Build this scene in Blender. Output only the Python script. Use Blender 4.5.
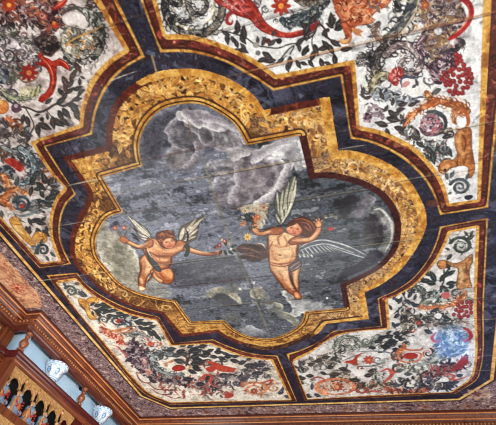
# Painted board ceiling over a carved wooden gallery, seen from the floor.
import bpy, bmesh, math, sys
import numpy as np
from mathutils import Vector, Matrix
for o in list(bpy.data.objects): bpy.data.objects.remove(o)
SC = bpy.context.scene
# ---------------------------------------------------------------- camera
cam_d = bpy.data.cameras.new('camera'); cam = bpy.data.objects.new('camera', cam_d); SC.collection.objects.link(cam); SC.camera = cam
cam_d.sensor_fit = 'HORIZONTAL'; cam_d.sensor_width = 36.0; cam_d.lens = 417.535/496*36.0; cam_d.clip_start = .05; cam_d.clip_end = 100
_R = [[0.95182043, -0.14981538, -0.26756908], [0.28442213, 0.75747654, 0.58765069], [0.11463819, -0.63544051, 0.76359246]]
cam.matrix_world = Matrix(((_R[0][0], -_R[0][1], -_R[0][2], 0), (_R[1][0], -_R[1][1], -_R[1][2], 0), (_R[2][0], -_R[2][1], -_R[2][2], 1.6), (0, 0, 0, 1)))
# ---------------------------------------------------------------- light and exposure
SC.view_settings.view_transform = 'Standard'; SC.view_settings.look = 'None'; SC.view_settings.gamma = 1; SC.view_settings.use_curve_mapping = False
SC.view_settings.exposure = -0.34
SC.cycles.filter_width = 1.1
W_ = bpy.data.worlds.new('daylight'); SC.world = W_; W_.use_nodes = True
W_.node_tree.nodes['Background'].inputs[0].default_value = (.93, .98, .99, 1); W_.node_tree.nodes['Background'].inputs[1].default_value = 1.3
def area(name, loc, target, sx, sy, power, col):
    l = bpy.data.lights.new(name, 'AREA'); l.shape = 'RECTANGLE'; l.size = sx; l.size_y = sy; l.energy = power; l.color = col
    o = bpy.data.objects.new(name, l); SC.collection.objects.link(o); o.location = loc
    o.rotation_euler = (Vector(target)-Vector(loc)).to_track_quat('-Z', 'Y').to_euler(); return o
area('window_light_near', (-1.6, -2.6, 1.2), (-2.2, 4.0, 4.8), 5.0, 2.2, 165, (.97, 1, .95))
area('window_light_side', (3.2, 3.2, 1.2), (-2.5, 4.2, 4.6), 6.0, 2.0, 170, (.95, 1, .98))
area('fill_light_far', (-2.2, 7.1, 1.5), (-2.6, 4.6, 5.0), 4.6, 1.8, 170, (.95, 1, .97))  # added fill from the far end to even out the ceiling, no window there
area('fill_light_left', (-5.1, 4.4, 1.3), (-3.2, 4.2, 5.0), 4.6, 1.8, 150, (.96, 1, .94))  # added fill low on the left to lift the dim ceiling side
gl = area('gallery_fill', (1.2, -1.2, 1.9), (-4.95, 5.3, 4.55), .35, .35, 30, (1, 1, .96)); gl.data.spread = math.radians(34)  # added narrow beam that brightens the blue gallery boards



# ---------------------------------------------------------------- survey of the ceiling plane
FPX = 417.535
RW = np.array([[0.95182043, -0.14981538, -0.26756908],
               [0.28442213, 0.75747654, 0.58765069],
               [0.11463819, -0.63544051, 0.76359246]])   # rows: world X, Y, Z in camera axes (x right, y down, z ahead)
HC = 3.4            # ceiling height above the eye
EYE = 1.6
def T(x, y):        # traced point -> metres on the ceiling
    d = np.stack([(np.asarray(x, float)-248)/FPX, (np.asarray(y, float)-212.5)/FPX, np.ones(np.shape(x))])
    w = np.tensordot(RW, d, 1)
    return w[0]/w[2]*HC, w[1]/w[2]*HC
def UV(X, Y, Z=HC):
    w = np.stack([X, Y, np.full(np.shape(X), float(Z))])
    c = np.tensordot(RW.T, w, 1)
    return 248+FPX*c[0]/c[2], 212.5+FPX*c[1]/c[2]
def scl(x, y):
    a = T(x, y); b = T(x+1, y); c = T(x, y+1)
    return math.sqrt(math.hypot(b[0]-a[0], b[1]-a[1])*math.hypot(c[0]-a[0], c[1]-a[1]))
# ---------------------------------------------------------------- the painted boards: one colour per point of a fine grid
STEP = 0.0065
GX0, GX1, GY0, GY1 = -5.02, 1.80, -1.00, 7.16
NX = int(round((GX1-GX0)/STEP))+1; NY = int(round((GY1-GY0)/STEP))+1
XS = GX0+np.arange(NX)*STEP; YS = GY0+np.arange(NY)*STEP
GX, GY = np.meshgrid(XS, YS)
COL = np.zeros((NY, NX, 3), np.float32); IDM = np.zeros((NY, NX), np.int16)
RNG = np.random.default_rng(5)

def rgb(c): return np.array(c, np.float32)/255.
def smooth(t): return t*t*(3-2*t)
def vnoise(X, Y, f, seed):
    r = np.random.default_rng(seed); n = 97
    L = r.random((n, n)).astype(np.float32)
    x = X*f+1000.3; y = Y*f+1000.7
    xi = np.floor(x).astype(np.int64); yi = np.floor(y).astype(np.int64)
    fx = smooth(x-xi).astype(np.float32); fy = smooth(y-yi).astype(np.float32)
    a = L[yi % n, xi % n]; b = L[yi % n, (xi+1) % n]; c = L[(yi+1) % n, xi % n]; d = L[(yi+1) % n, (xi+1) % n]
    return (a*(1-fx)+b*fx)*(1-fy)+(c*(1-fx)+d*fx)*fy
def fbm(X, Y, f, seed, o=3):
    s = 0; w = 0; a = 1.
    for k in range(o):
        s = s+a*vnoise(X+k*.37, Y-k*.21, f*2**k, seed+k); w += a; a *= .55
    return s/w
def nz(f, seed, o=3): return fbm(GX, GY, f, seed, o)
N_FINE = nz(38, 1, 2); N_MID = nz(14, 2, 3); N_BIG = nz(2.6, 3, 4)
WX = nz(9, 11, 2)-.5; WY = nz(9, 12, 2)-.5
N_CURL = fbm(GX+WX*.22, GY+WY*.22, 17, 21, 3)      # curling brushwork
N_CURL2 = fbm(GX-WY*.25, GY+WX*.25, 15, 31, 3)
N_CURL3 = fbm(GX+WY*.2, GY+WX*.2, 20, 41, 2)
N_STR = fbm(GX*.4+WY*.1, GY+WX*.05, 13, 51, 4)
N_PUFF = fbm(GX+WX*.08, GY+WY*.08, 8.5, 61, 2); N_PUFF2 = fbm(GX, GY, 5, 71, 4); N_BIL = fbm(GX, GY, 3.1, 81, 2)
#            # streaks along the boards

def cat(pts, closed, n=6):
    p = np.array(pts, float)
    if len(p) < 3: return p
    if closed: q = np.vstack([p[-1], p, p[0], p[1]])
    else: q = np.vstack([2*p[0]-p[1], p, 2*p[-1]-p[-2]])
    out = []
    for i in range(1, len(q)-2):
        a, b, c, d = q[i-1], q[i], q[i+1], q[i+2]
        for t in np.arange(n)/n:
            out.append(.5*((2*b)+(c-a)*t+(2*a-5*b+4*c-d)*t*t+(3*b-a-3*c+d)*t**3))
    if not closed: out.append(q[-2])
    return np.array(out)
def plane(pts):
    p = np.array(pts, float)
    x, y = T(p[:, 0], p[:, 1]); return np.stack([x, y], 1)
def win(P, m):
    i0 = max(0, int((P[:, 0].min()-m-GX0)/STEP)); i1 = min(NX, int((P[:, 0].max()+m-GX0)/STEP)+2)
    j0 = max(0, int((P[:, 1].min()-m-GY0)/STEP)); j1 = min(NY, int((P[:, 1].max()+m-GY0)/STEP)+2)
    return (slice(j0, max(j0, j1)), slice(i0, max(i0, i1)))
def sdist(P, W):
    X = GX[W]; Y = GY[W]; d = np.full(X.shape, 1e9); ins = np.zeros(X.shape, bool)
    n = len(P)
    for i in range(n):
        x0, y0 = P[i]; x1, y1 = P[(i+1) % n]
        ex, ey = x1-x0, y1-y0; L = ex*ex+ey*ey+1e-12
        t = np.clip(((X-x0)*ex+(Y-y0)*ey)/L, 0, 1)
        d = np.minimum(d, (X-x0-t*ex)**2+(Y-y0-t*ey)**2)
        c = (y0 > Y) != (y1 > Y)
        if c.any(): ins ^= c & (X < ex*(Y-y0)/(y1-y0+1e-15)+x0)
    d = np.sqrt(d); return np.where(ins, -d, d)
def put(W, a, col, idn=None):
    a = np.clip(a, 0, 1).astype(np.float32)
    COL[W] = COL[W]*(1-a[..., None])+col*a[..., None]
    if idn is not None:
        v = IDM[W]; v[a > .5] = idn; IDM[W] = v
def mixn(pal, n, W=None, lo=.25, hi=.75):
    """palette looked up along a noise field"""
    pal = np.array([rgb(c) for c in pal]); t = np.clip((n-lo)/(hi-lo), 0, .9999)*(len(pal)-1)
    k = t.astype(int); f = smooth(t-k)[..., None]
    return pal[k]*(1-f)+pal[np.minimum(k+1, len(pal)-1)]*f
def lam(p): return float(np.mean([scl(*q) for q in p[:: max(1, len(p)//4)]]))
class Raw(list): pass      # points already in ceiling metres
def poly(pts, col, soft=.7, sm=False, idn=None, rough=0, rfreq=None, a=1., rim=None, rimw=1.5, grad=None, tex=0):
    """filled outline; col a colour or a palette (mottled), rim a colour at the edge, grad (colour, dx, dy) shading across"""
    k = .01 if isinstance(pts, Raw) else lam(pts)
    P = np.array(pts, float) if isinstance(pts, Raw) else None
    if P is None: P = plane(cat(pts, True) if sm else pts)
    W = win(P, 3*k); X = GX[W]
    if X.size == 0: return
    d = sdist(P, W)
    if rough: d = d+(N_CURL[W]-.5)*rough*k*2
    s = max(soft*k, STEP*.8)
    al = np.clip(.5-d/s, 0, 1)*a
    c = mixn(col, N_CURL[W], lo=.36, hi=.65) if isinstance(col[0], (tuple, list)) else np.broadcast_to(rgb(col), X.shape+(3,))
    if grad is not None:
        gc, dx, dy = grad; u = X*dx+GY[W]*dy; m = al > .05
        if m.any():
            lo, hi = u[m].min(), u[m].max(); t = smooth(np.clip((u-lo)/(hi-lo+1e-9), 0, 1))[..., None]
            c = c*(1-t)+rgb(gc)*t
    if tex: c = c*(1+(N_CURL2[W]-.5)*tex)[..., None]
    if rim is not None:
        t = np.clip(1+d/(rimw*k), 0, 1)[..., None]**1.5
        c = c*(1-t)+rgb(rim)*t
    put(W, al, c, idn)
def stroke(pts, w, col, w1=None, sm=True, a=1., idn=None, taper=True, tex=.25, soft=.7):
    """brush line of width w (traced pixels); tapers to both ends unless told otherwise"""
    q = cat(pts, False, 5) if sm else np.array(pts, float)
    k = lam(list(map(tuple, q))); P = plane(q)
    W = win(P, (max(w, w1 or 0)+2)*k); X = GX[W]; Y = GY[W]
    if X.size == 0: return
    n = len(P); best = np.full(X.shape, -1e9)
    for i in range(n-1):
        x0, y0 = P[i]; ex, ey = P[i+1]-P[i]; L = ex*ex+ey*ey+1e-12
        t = np.clip(((X-x0)*ex+(Y-y0)*ey)/L, 0, 1); u = (i+t)/(n-1)
        ww = w+(w1-w)*u if w1 is not None else (w*(np.sin(np.pi*np.clip(u, .0, 1))**.6*.85+.15) if taper else w+0*u)
        best = np.maximum(best, ww*.5*k-np.sqrt((X-x0-t*ex)**2+(Y-y0-t*ey)**2))
    s = max(soft*k, STEP*.8)
    c = mixn(col, N_CURL[W], lo=.36, hi=.65) if isinstance(col[0], (tuple, list)) else np.broadcast_to(rgb(col), X.shape+(3,))
    if tex: c = c*(1+(N_CURL2[W]-.5)*tex*2)[..., None]
    put(W, np.clip(.5+best/s, 0, 1)*a, c, idn)
def leaf(x, y, ang, L, w=None, col=(58, 58, 56), hi=(120, 125, 118)):
    """x, y foot of the leaf; ang in degrees on the photograph, 0 right, 90 up"""
    L = L*1.08; w = w or L*.46; a = math.radians(ang); dx, dy = math.cos(a), -math.sin(a); px, py = -dy, dx
    S = [(0, 0), (.25, .42), (.55, .5), (.8, .28), (1, 0), (.78, -.24), (.5, -.46), (.2, -.36)]
    poly([(x+dx*t*L+px*s*w, y+dy*t*L+py*s*w) for t, s in S], col, sm=True, soft=.8, tex=.4)
    stroke([(x+dx*L*.2+px*.08*w, y+dy*L*.2+py*.08*w), (x+dx*L*.8+px*.1*w, y+dy*L*.8+py*.1*w)], max(.5, w*.16), hi, sm=False, a=.55)
def sprig(x, y, ang, L, col=(58, 58, 56), n=3):
    for k in range(n):
        t = (k-(n-1)/2)*38; leaf(x, y, ang+t, L*(1-.12*abs(k-(n-1)/2)), None, col)
def flower(x, y, r, col, cen, n=7, off=0, squash=1., idn=None):
    for k in range(n):
        a = 2*math.pi*k/n+off; cx, cy = x+math.cos(a)*r*.55, y+math.sin(a)*r*.55*squash
        poly([(cx+r*.48*math.cos(a)*c-r*.24*math.sin(a)*s, cy+(r*.48*math.sin(a)*c+r*.24*math.cos(a)*s)*squash) for c, s in
              [(1, 0), (.5, .8), (-.5, .8), (-1, 0), (-.5, -.8), (.5, -.8)]], col, sm=True, tex=.3, rim=tuple(int(v*.7) for v in col), rimw=.6, idn=idn)
    disc(x, y, r*.28, cen, squash, idn=idn)
def disc(x, y, r, col, squash=1., **k):
    poly([(x+r*math.cos(t), y+r*squash*math.sin(t)) for t in np.linspace(0, 2*math.pi, 13)[:-1]], col, sm=True, **k)
def spiral(x, y, r, turns, col, w, a0=0, sq=1., cw=1, leaves=0, lcol=None, r1=.12, idn=None, rot=0, fringe=None):
    """volute: starts outside at angle a0 and winds in; sq squashes it along the direction rot+90"""
    n = max(10, int(14*turns)); pts = []
    cr, sr = math.cos(math.radians(rot)), math.sin(math.radians(rot))
    for i in range(n+1):
        u = i/n; rr = r*(1-u*(1-r1)); t = math.radians(a0)+cw*2*math.pi*turns*u
        ex, ey = rr*math.cos(t), rr*math.sin(t)*sq
        pts.append((x+ex*cr-ey*sr, y+ex*sr+ey*cr))
    stroke(pts, w, col, w1=w*.45, sm=False, idn=idn, tex=.5)
    if leaves:
        for i in range(0, n-3, max(1, n//leaves)):
            (x0, y0), (x1, y1) = pts[i], pts[i+1]
            an = math.degrees(math.atan2(-(y1-y0), x1-x0))
            leaf(x0, y0, an+cw*55, r*.42*(1-.5*i/n), r*.16, lcol or (70, 72, 70))
def berries(box, n, r, col=(185, 45, 50), seed=3, outline=None, idn=None):
    r_ = np.random.default_rng(seed); P = []
    for _ in range(n*30):
        x = r_.uniform(box[0], box[2]); y = r_.uniform(box[1], box[3])
        if outline is not None:
            ins = False; m = len(outline)
            for i in range(m):
                (xa, ya), (xb, yb) = outline[i], outline[(i+1) % m]
                if (ya > y) != (yb > y) and x < (xb-xa)*(y-ya)/(yb-ya)+xa: ins = not ins
            if not ins: continue
        if all((x-a)**2+(y-b)**2 > (1.5*r)**2 for a, b in P): P.append((x, y))
        if len(P) >= n: break
    for x, y in P:
        disc(x, y, r, col, rim=tuple(int(v*.6) for v in col), rimw=.8, tex=.3, idn=idn)
        disc(x-.3*r, y-.3*r, r*.3, (210, 120, 112), a=.45)
def curls(pts, cols, n, L, seed, w=1.2, outw=None):
    """many short curling brush marks inside an outline: the thick of an acanthus"""
    r_ = np.random.default_rng(seed); p = np.array(pts); lo, hi = p.min(0), p.max(0); c = 0; tries = 0
    while c < n and tries < n*40:
        tries += 1; x, y = r_.uniform(lo[0], hi[0]), r_.uniform(lo[1], hi[1]); ins = False; m = len(p)
        for i in range(m):
            (xa, ya), (xb, yb) = p[i], p[(i+1) % m]
            if (ya > y) != (yb > y) and x < (xb-xa)*(y-ya)/(yb-ya)+xa: ins = not ins
        if not ins: continue
        c += 1; th = r_.uniform(0, 6.28); k = r_.choice([-1, 1])*r_.uniform(.25, .7); q = [(x, y)]
        l = L*r_.uniform(.6, 1.3)
        for s in range(4):
            x += math.cos(th)*l/4; y += math.sin(th)*l/4*.9; th += k; q.append((x, y))
        stroke(q, w*r_.uniform(.7, 1.5), cols[r_.integers(len(cols))], tex=.2)
def mass(pts, pal, cols=None, n=0, L=6, seed=1, rough=3, w=1.2, rim=None):
    poly(pts, pal, sm=True, rough=rough, tex=.5, rim=rim, rimw=1.2)
    if n: curls(pts, cols or pal, n, L, seed, w)
# ---- layout outlines traced in the photograph's frame
def rounded(P, closed=True, n=5, lim=40):
    """curve through the traced points, keeping the true corners sharp"""
    P = np.array(P, float); N = len(P); out = []
    def turn(i):
        if not closed and (i == 0 or i == N-1): return 180
        a = P[i]-P[i-1]; b = P[(i+1) % N]-P[i]; return abs(math.degrees(math.atan2(a[0]*b[1]-a[1]*b[0], a@b)))
    C = [turn(i) > lim for i in range(N)]
    for i in range(N if closed else N-1):
        b, c = P[i], P[(i+1) % N]; L = np.hypot(*(c-b))
        a = 2*b-c if C[i] else P[i-1]; d = 2*c-b if C[(i+1) % N] else P[(i+2) % N]
        # keep tangents in scale with this span
        ta = (c-a); tb = (d-b); ta = ta/(np.hypot(*ta)+1e-9)*L; tb = tb/(np.hypot(*tb)+1e-9)*L
        if C[i] and C[(i+1) % N]: ta = tb = c-b
        for t in np.arange(n)/n:
            out.append((2*t**3-3*t*t+1)*b+(t**3-2*t*t+t)*ta+(-2*t**3+3*t*t)*c+(t**3-t*t)*tb)
    if not closed: out.append(P[-1])
    return np.array(out)
def PX(l): return Raw([tuple(v) for v in plane(l)])
LX = -4.25; RX = 1.145; NYE = -0.45     # far-left, right and near edges of the panels
O_TL = PX([(145, 57), (128, 66), (112, 81), (101, 99), (95, 117), (92, 134.5), (45.5, 146.7), (76, 194.3), (66, 205), (60.5, 222), (61, 242), (71, 264), (39.5, 268)])
O_TL = Raw(list(O_TL)+[(LX+.02, .3), (LX+.45, NYE), (-1.62, NYE)])
W_TL = PX([(124.3, 49.6), (112, 57), (98, 70), (89, 83), (84.5, 96), (80, 111), (79.3, 124.5), (30.4, 141.7), (48, 170), (64.5, 187.5), (56, 197), (50.6, 212), (49.3, 225), (51, 240), (58.8, 260.8), (41.6, 262.6)])
W_TL = Raw(list(W_TL)+[(LX+.15, .3), (LX+.55, NYE+.15), (-1.86, NYE+.15)])
O_TR = PX([(160.3, 52.6), (182, 52), (203, 55), (225, 62), (243, 71.5), (259, 81), (273.4, 90.7), (340.5, 76), (350.6, 138.6), (368, 142), (388, 150), (407, 162), (423, 178), (434, 196), (440, 215), (488, 207.5)])
O_TR = Raw(list(O_TR)+[(RX, .1), (RX-.45, NYE), (-1.37, NYE)])
W_TR = PX([(165.8, 34.4), (184, 34), (200, 36.4), (226.3, 45.5), (244.5, 53.6), (260.7, 62.8), (276, 74.5), (354.6, 59.7), (357, 85), (359.7, 126), (381, 130.5), (400, 138.7), (416, 147.5), (436.5, 170), (444.6, 185), (449.6, 203.4), (477, 199.4)])
W_TR = Raw(list(W_TR)+[(RX-.14, .1), (RX-.55, NYE+.15), (-1.17, NYE+.15)])
O_BL = PX([(46.5, 275.2), (77.5, 272.8), (84, 282), (97, 292.5), (118, 304), (138, 311.5), (158.7, 316.7), (174.5, 343), (213, 339.5), (228, 346), (246, 352), (262, 354.8), (277.5, 355.6), (297, 401.3), (169.9, 404.8), (143.5, 393), (106, 350)])
W_BL = PX([(57.7, 283.3), (76, 280), (86, 290.5), (100, 300.5), (124.3, 313.2), (156.7, 321), (170.5, 346), (210, 344), (230.4, 352.5), (248.6, 358), (270.9, 360.3), (290, 399.7), (169.8, 402), (146.6, 390.6), (106, 344), (79.5, 313)])
O_BR = PX([(286.6, 354), (303, 349), (320, 341), (333.4, 331), (381, 326), (377.5, 298.5), (396, 290), (414, 277), (428, 259), (436, 242), (440, 226.7), (488, 218), (484, 297), (479, 376.4), (455.7, 393.6), (380, 397.5), (305, 400.7)])
W_BR = PX([(293, 361.9), (312, 352), (328, 340.5), (348, 333), (390, 329), (388, 299.5), (400, 294.5), (416, 284.4), (436.5, 261), (445, 246), (450.7, 232.8), (476, 227.7), (473.5, 295.5), (472, 374.4), (450.7, 392), (396, 394), (308, 399)])
C_OUT = [(263.8, 110.3), (254, 96), (242.6, 87), (228, 78.5), (211.7, 72.6), (197, 69.5), (182.7, 69), (165, 70.5), (150.3, 75), (140, 80), (125, 90.5), (112, 107.3), (107, 125.5), (106, 145.7), (62.8, 156.9), (83, 184.7), (87.5, 193), (85, 203), (78, 217.6), (72, 231), (70, 243), (71, 256), (78, 269), (91, 281), (104, 292), (120, 301.6), (140.5, 309.7), (160.7, 313.7), (181, 337), (217, 332.5), (226, 338), (246.6, 346.5), (266.8, 350), (285, 347.5), (300, 342), (318, 333), (326, 323.8), (368.8, 318.8), (364.4, 292.4), (381, 284.4), (400, 270), (411, 256), (418, 245), (425.4, 228.7), (425.8, 213.5), (420, 198.3), (411, 183), (400, 171.5), (389, 164), (371, 155.8), (350.6, 150.8), (338, 150.8), (329.4, 97), (300, 102.5)]
C_IN = [(142.5, 166), (139.5, 151.8), (140.5, 137.6), (148.6, 121.4), (162.8, 109.3), (181, 104.2), (200, 104.2), (218, 112.3), (234.4, 124.5), (247, 145.3), (299, 135.5), (309, 179), (325, 178), (340.5, 180), (360.7, 186), (379, 196.3), (391, 212.5), (394.5, 228.7), (391.5, 247), (385, 257), (375, 266.5), (358.7, 275.5), (340, 284.4), (344.5, 308), (305, 311.5), (300, 324), (285, 334), (268.8, 338.4), (248.6, 336), (234, 329), (224.3, 320), (191, 321.5), (176, 300.5), (154.7, 296.5), (136.4, 291.4), (120, 282.3), (106, 267), (99, 258), (96, 247), (97, 236), (104.8, 221), (112, 215.5), (123.5, 212), (103, 177)]
OUTLINE = Raw([(-4.33, .3), (-4.33, 6.34), (-3.95, 6.83), (.94, 6.80), (1.37, 6.25), (1.37, .1), (.95, -.6), (-3.9, -.6)])
BLUE = [(28, 24, 38), (40, 38, 52), (48, 48, 66), (40, 38, 52), (58, 60, 80), (52, 36, 46), (46, 46, 62), (84, 90, 108)]
ALL = (slice(None), slice(None))

def base():
    # border frieze outside the gilt line: grey violet marbling, peach ground in the far left bay
    c = mixn([(74, 52, 62), (124, 98, 104), (160, 136, 132), (92, 66, 76), (142, 114, 114), (192, 166, 152)], N_CURL3*.5+N_MID*.5, lo=.33, hi=.68)
    COL[:] = c; IDM[:] = 8
    poly(Raw([(-5.1, -.5), (-4.53, -.5), (-4.53, 3.52), (-4.66, 3.74), (-5.1, 3.72)]), [(176, 110, 84), (206, 150, 112), (222, 172, 132), (190, 120, 92), (214, 160, 120)], tex=.3)
    d = sdist(np.array(OUTLINE), ALL)
    put(ALL, .5-(d-.03)/.01, rgb((52, 36, 34)), 6)
    put(ALL, .5-d/.01, mixn([(196, 140, 72), (222, 172, 98), (236, 190, 116)], N_MID), 6)
    put(ALL, .5-(d+.048)/.01, rgb((70, 40, 40)), 6)
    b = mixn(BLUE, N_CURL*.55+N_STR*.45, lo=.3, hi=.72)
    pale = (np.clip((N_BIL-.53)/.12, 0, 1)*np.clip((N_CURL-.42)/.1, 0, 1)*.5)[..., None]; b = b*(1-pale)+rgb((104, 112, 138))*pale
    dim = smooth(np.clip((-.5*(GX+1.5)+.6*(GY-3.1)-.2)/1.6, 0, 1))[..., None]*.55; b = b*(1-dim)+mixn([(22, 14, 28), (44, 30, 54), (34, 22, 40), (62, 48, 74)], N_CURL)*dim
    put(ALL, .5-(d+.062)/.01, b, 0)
    # thin gilt second line and rosettes of the frieze
    for x in np.arange(-3.9, 1.5, .62): rosette(x, 6.99, .1, (158, 112, 84), (110, 66, 60))
    for y in (.4, 1.4, 2.4, 3.3): rosette(-4.77, y, .12, (196, 84, 62), (176, 60, 48))
    rosette(1.17, 6.63, .2, (196, 150, 112), (120, 70, 66))
    for y in np.arange(.4, 6.2, .8): rosette(1.62, y, .12, (168, 122, 98), (120, 70, 66))
def rosette(x, y, r, col, cen):
    for k in range(8):
        a = math.pi/4*k; poly(Raw([(x+r*(.25*math.cos(a)), y+r*.25*math.sin(a)), (x+r*.7*math.cos(a+.3), y+r*.7*math.sin(a+.3)), (x+r*math.cos(a), y+r*math.sin(a)), (x+r*.7*math.cos(a-.3), y+r*.7*math.sin(a-.3))]), col, soft=1, a=.75)
    poly(Raw([(x+r*.28*math.cos(t), y+r*.28*math.sin(t)) for t in np.arange(0, 6.28, .6)]), cen, soft=1)
PANEL = {}
def panel(O, Wf, idn, field, q=(.24, .70)):
    P = rounded(O); Q = rounded(Wf); W = win(P, .1)
    do = -sdist(P, W); di = sdist(Q, W); t = do/(np.abs(do)+np.abs(di)+1e-6)
    A = .5+do/.011
    gold = mixn([(164, 104, 44), (198, 140, 60), (222, 168, 84), (202, 146, 68)], N_CURL3[W]*.5+N_MID[W]*.5, lo=.35, hi=.65); red = mixn([(68, 28, 26), (104, 46, 38), (84, 36, 32), (138, 80, 62)], N_CURL[W])
    red = red*(1+np.clip(N_CURL2[W]-.62, 0, 1)*4)[..., None]
    put(W, A, gold, idn+1)
    aw = STEP*.9; wd = np.abs(do)+np.abs(di)+1e-6
    put(W, np.clip(.5+(do-q[0]*wd)/aw, 0, 1)*(do > 0), red)
    line = np.clip(.5+(do-q[0]*wd+.012)/aw, 0, 1)*np.clip(.5-(do-q[0]*wd-.006)/aw, 0, 1)*(do > 0)
    put(W, line*.8, rgb((50, 22, 24)))
    put(W, np.clip(.5+(do-q[1]*wd)/aw, 0, 1)*(do > 0), gold)
    f = mixn(field, N_MID[W]*.6+N_BIG[W]*.4, lo=.35, hi=.65); f = f*(1-np.clip(N_CURL3[W]-.66, 0, 1)*1.6)[..., None]
    put(W, .5-di/aw, f, idn)
    m = np.zeros(COL.shape[:2], bool); m[W] = di < .004; PANEL[idn] = m
def clip_to(fn, mask):
    """paint only inside a field"""
    global COL, IDM
    keepc = COL.copy(); keepi = IDM.copy(); fn()
    m = mask[..., None]; COL[:] = np.where(m, COL, keepc); IDM[:] = np.where(mask, IDM, keepi)

def along(P, step):
    """points and headings at even steps along a traced run"""
    P = np.array(P, float); s = np.r_[0, np.cumsum(np.hypot(*np.diff(P, axis=0).T))]
    out = []
    for u in np.arange(step*.5, s[-1], step):
        i = min(len(P)-2, int(np.searchsorted(s, u)-1)); f = (u-s[i])/(s[i+1]-s[i])
        q = P[i]*(1-f)+P[i+1]*f; d = P[i+1]-P[i]; out.append((q[0], q[1], math.degrees(math.atan2(-d[1], d[0]))))
    return out
def cartouche():
    P = rounded(plane(C_OUT)); Q = plane(C_IN); W = win(P, .1)
    do = -sdist(P, W); di = sdist(rounded(Q), W); X = GX[W]; Y = GY[W]; aw = STEP*.9
    ink = [(70, 40, 26), (112, 68, 32), (88, 50, 30), (140, 92, 46)]
    body = mixn([(66, 40, 26), (104, 66, 34), (134, 90, 44), (84, 52, 30), (156, 108, 56)], N_CURL[W]*.6+N_CURL3[W]*.4, lo=.34, hi=.64)
    sth = smooth(np.clip((Y-3.9)/.5, 0, 1))[..., None]; body = body*(1-sth)+mixn([(120, 76, 36), (186, 130, 58), (214, 162, 84), (150, 100, 48)], N_STR[W]*.5+N_CURL[W]*.5, lo=.34, hi=.66)*sth
    lil = mixn([(70, 44, 34), (150, 118, 104), (196, 160, 110), (96, 66, 60), (214, 176, 120)], N_CURL2[W]*.6+N_CURL3[W]*.4, lo=.34, hi=.66)
    east = smooth(np.clip((X+1.05)/.4, 0, 1))[..., None]*.75
    put(W, .5+do/aw, body*(1-east)+lil*east, 2)
    # outer moulding: dark red on the west and north-east straight runs, bright gilt elsewhere
    u, v = UV(X, Y)
    def side(pts, w, col, off=0., a=1.):
        S = rounded(plane(pts), False); dd = np.full(X.shape, 9.)
        for i in range(len(S)-1):
            x0, y0 = S[i]; ex, ey = S[i+1]-S[i]; L = ex*ex+ey*ey
            t = np.clip(((X-x0)*ex+(Y-y0)*ey)/L, 0, 1); dd = np.minimum(dd, np.hypot(X-x0-t*ex, Y-y0-t*ey))
        put(W, np.clip(.5-(dd-w)/aw, 0, 1)*(do > -.003)*a, col)
    red = mixn([(78, 30, 22), (104, 44, 30), (90, 36, 28), (134, 66, 44)], N_CURL[W]); gold = mixn([(178, 116, 46), (208, 148, 62), (226, 172, 88)], N_CURL3[W]*.5+N_MID[W]*.5, lo=.35, hi=.65)
    dark = rgb((66, 40, 28))
    o = C_OUT
    # gilt foliage laid along the band
    before = COL[W].copy()
    r_ = np.random.default_rng(8); pal = [(218, 158, 78), (206, 144, 66), (230, 180, 104), (192, 128, 58)]; pal2 = [(208, 156, 86), (186, 130, 62), (212, 170, 116), (150, 100, 60)]
    n = len(o); outer = np.array(o+[o[0]]); inner = np.array(C_IN)
    def across(x, y):
        best = 1e9
        for i in range(len(inner)):
            a_ = inner[i]; e_ = inner[(i+1) % len(inner)]-a_; t = np.clip(((x-a_[0])*e_[0]+(y-a_[1])*e_[1])/(e_@e_), 0, 1); q = a_+t*e_
            dd = math.hypot(q[0]-x, q[1]-y)
            if dd < best: best, tx, ty = dd, q[0], q[1]
        return best, tx, ty
    for k, (x, y, an) in enumerate(along(outer, 9.5)):
        best, tx, ty = across(x, y)
        if best < 15: continue
        f = .5; cx, cy = x+(tx-x)*f, y+(ty-y)*f; s = min(1.25, best/34); pp = pal2 if (cx > 290 or cy > 285) else pal
        if cy > 296 and cx < 330:
            for _ in range(3): stroke([(cx-5+r_.normal(0, 3), cy+r_.normal(0, 3)), (cx+r_.normal(0, 2), cy+r_.normal(0, 3)), (cx+6, cy+r_.normal(0, 3))], .9, [(96, 58, 30), (226, 178, 104)][r_.integers(2)], a=.7)
            continue
        cw = (-1)**k; th0 = r_.uniform(0, 360)
        spiral(cx, cy, 7.6*s, 1.1, pp[r_.integers(3)], 2.8*s, a0=th0, cw=cw)
        for j in range(6):
            th = j*60+r_.uniform(-20, 20); rr = r_.uniform(3, 10)*s; lx, ly = cx+rr*math.cos(math.radians(th)), cy-rr*math.sin(math.radians(th))
            leaf(lx, ly, th+r_.uniform(-50, 50), 10.5*s*r_.uniform(.7, 1.1), 4.4*s, pp[r_.integers(4)], (104, 60, 30))
        for j in range(2):
            th = r_.uniform(0, 6.28); rr = r_.uniform(2, 10)*s; lx, ly = cx+rr*math.cos(th), cy+rr*math.sin(th)
            stroke([(lx, ly), (lx+2*s, ly-1.6*s), (lx+4*s, ly)], 1.1, [(70, 40, 24), (244, 204, 132), (84, 48, 28)][j % 3], a=.8)
        if r_.random() < .5: disc(cx, cy, 2.2*s, pp[2], rim=(110, 62, 28), rimw=.8)
    COL[W] = np.where(((do > 0) & (di > 0))[..., None], COL[W], before)
    side(o[7:32], .062, red)                        # west side, from the crown of the north lobe round to the south steps
    side(o[31:38], .085, mixn([(120, 84, 40), (74, 40, 34), (58, 34, 36)], N_CURL[W]))
    side(o[35:41], .055, gold)
    side([o[52], o[53], o[0]], .06, red)
    side(o[0:9], .062, gold)
    side(o[8:10], .05, gold)
    side([o[52], o[51], o[50]], .085, gold)
    side(o[40:52], .078, gold)
    side(o[37:41], .07, gold)
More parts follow.
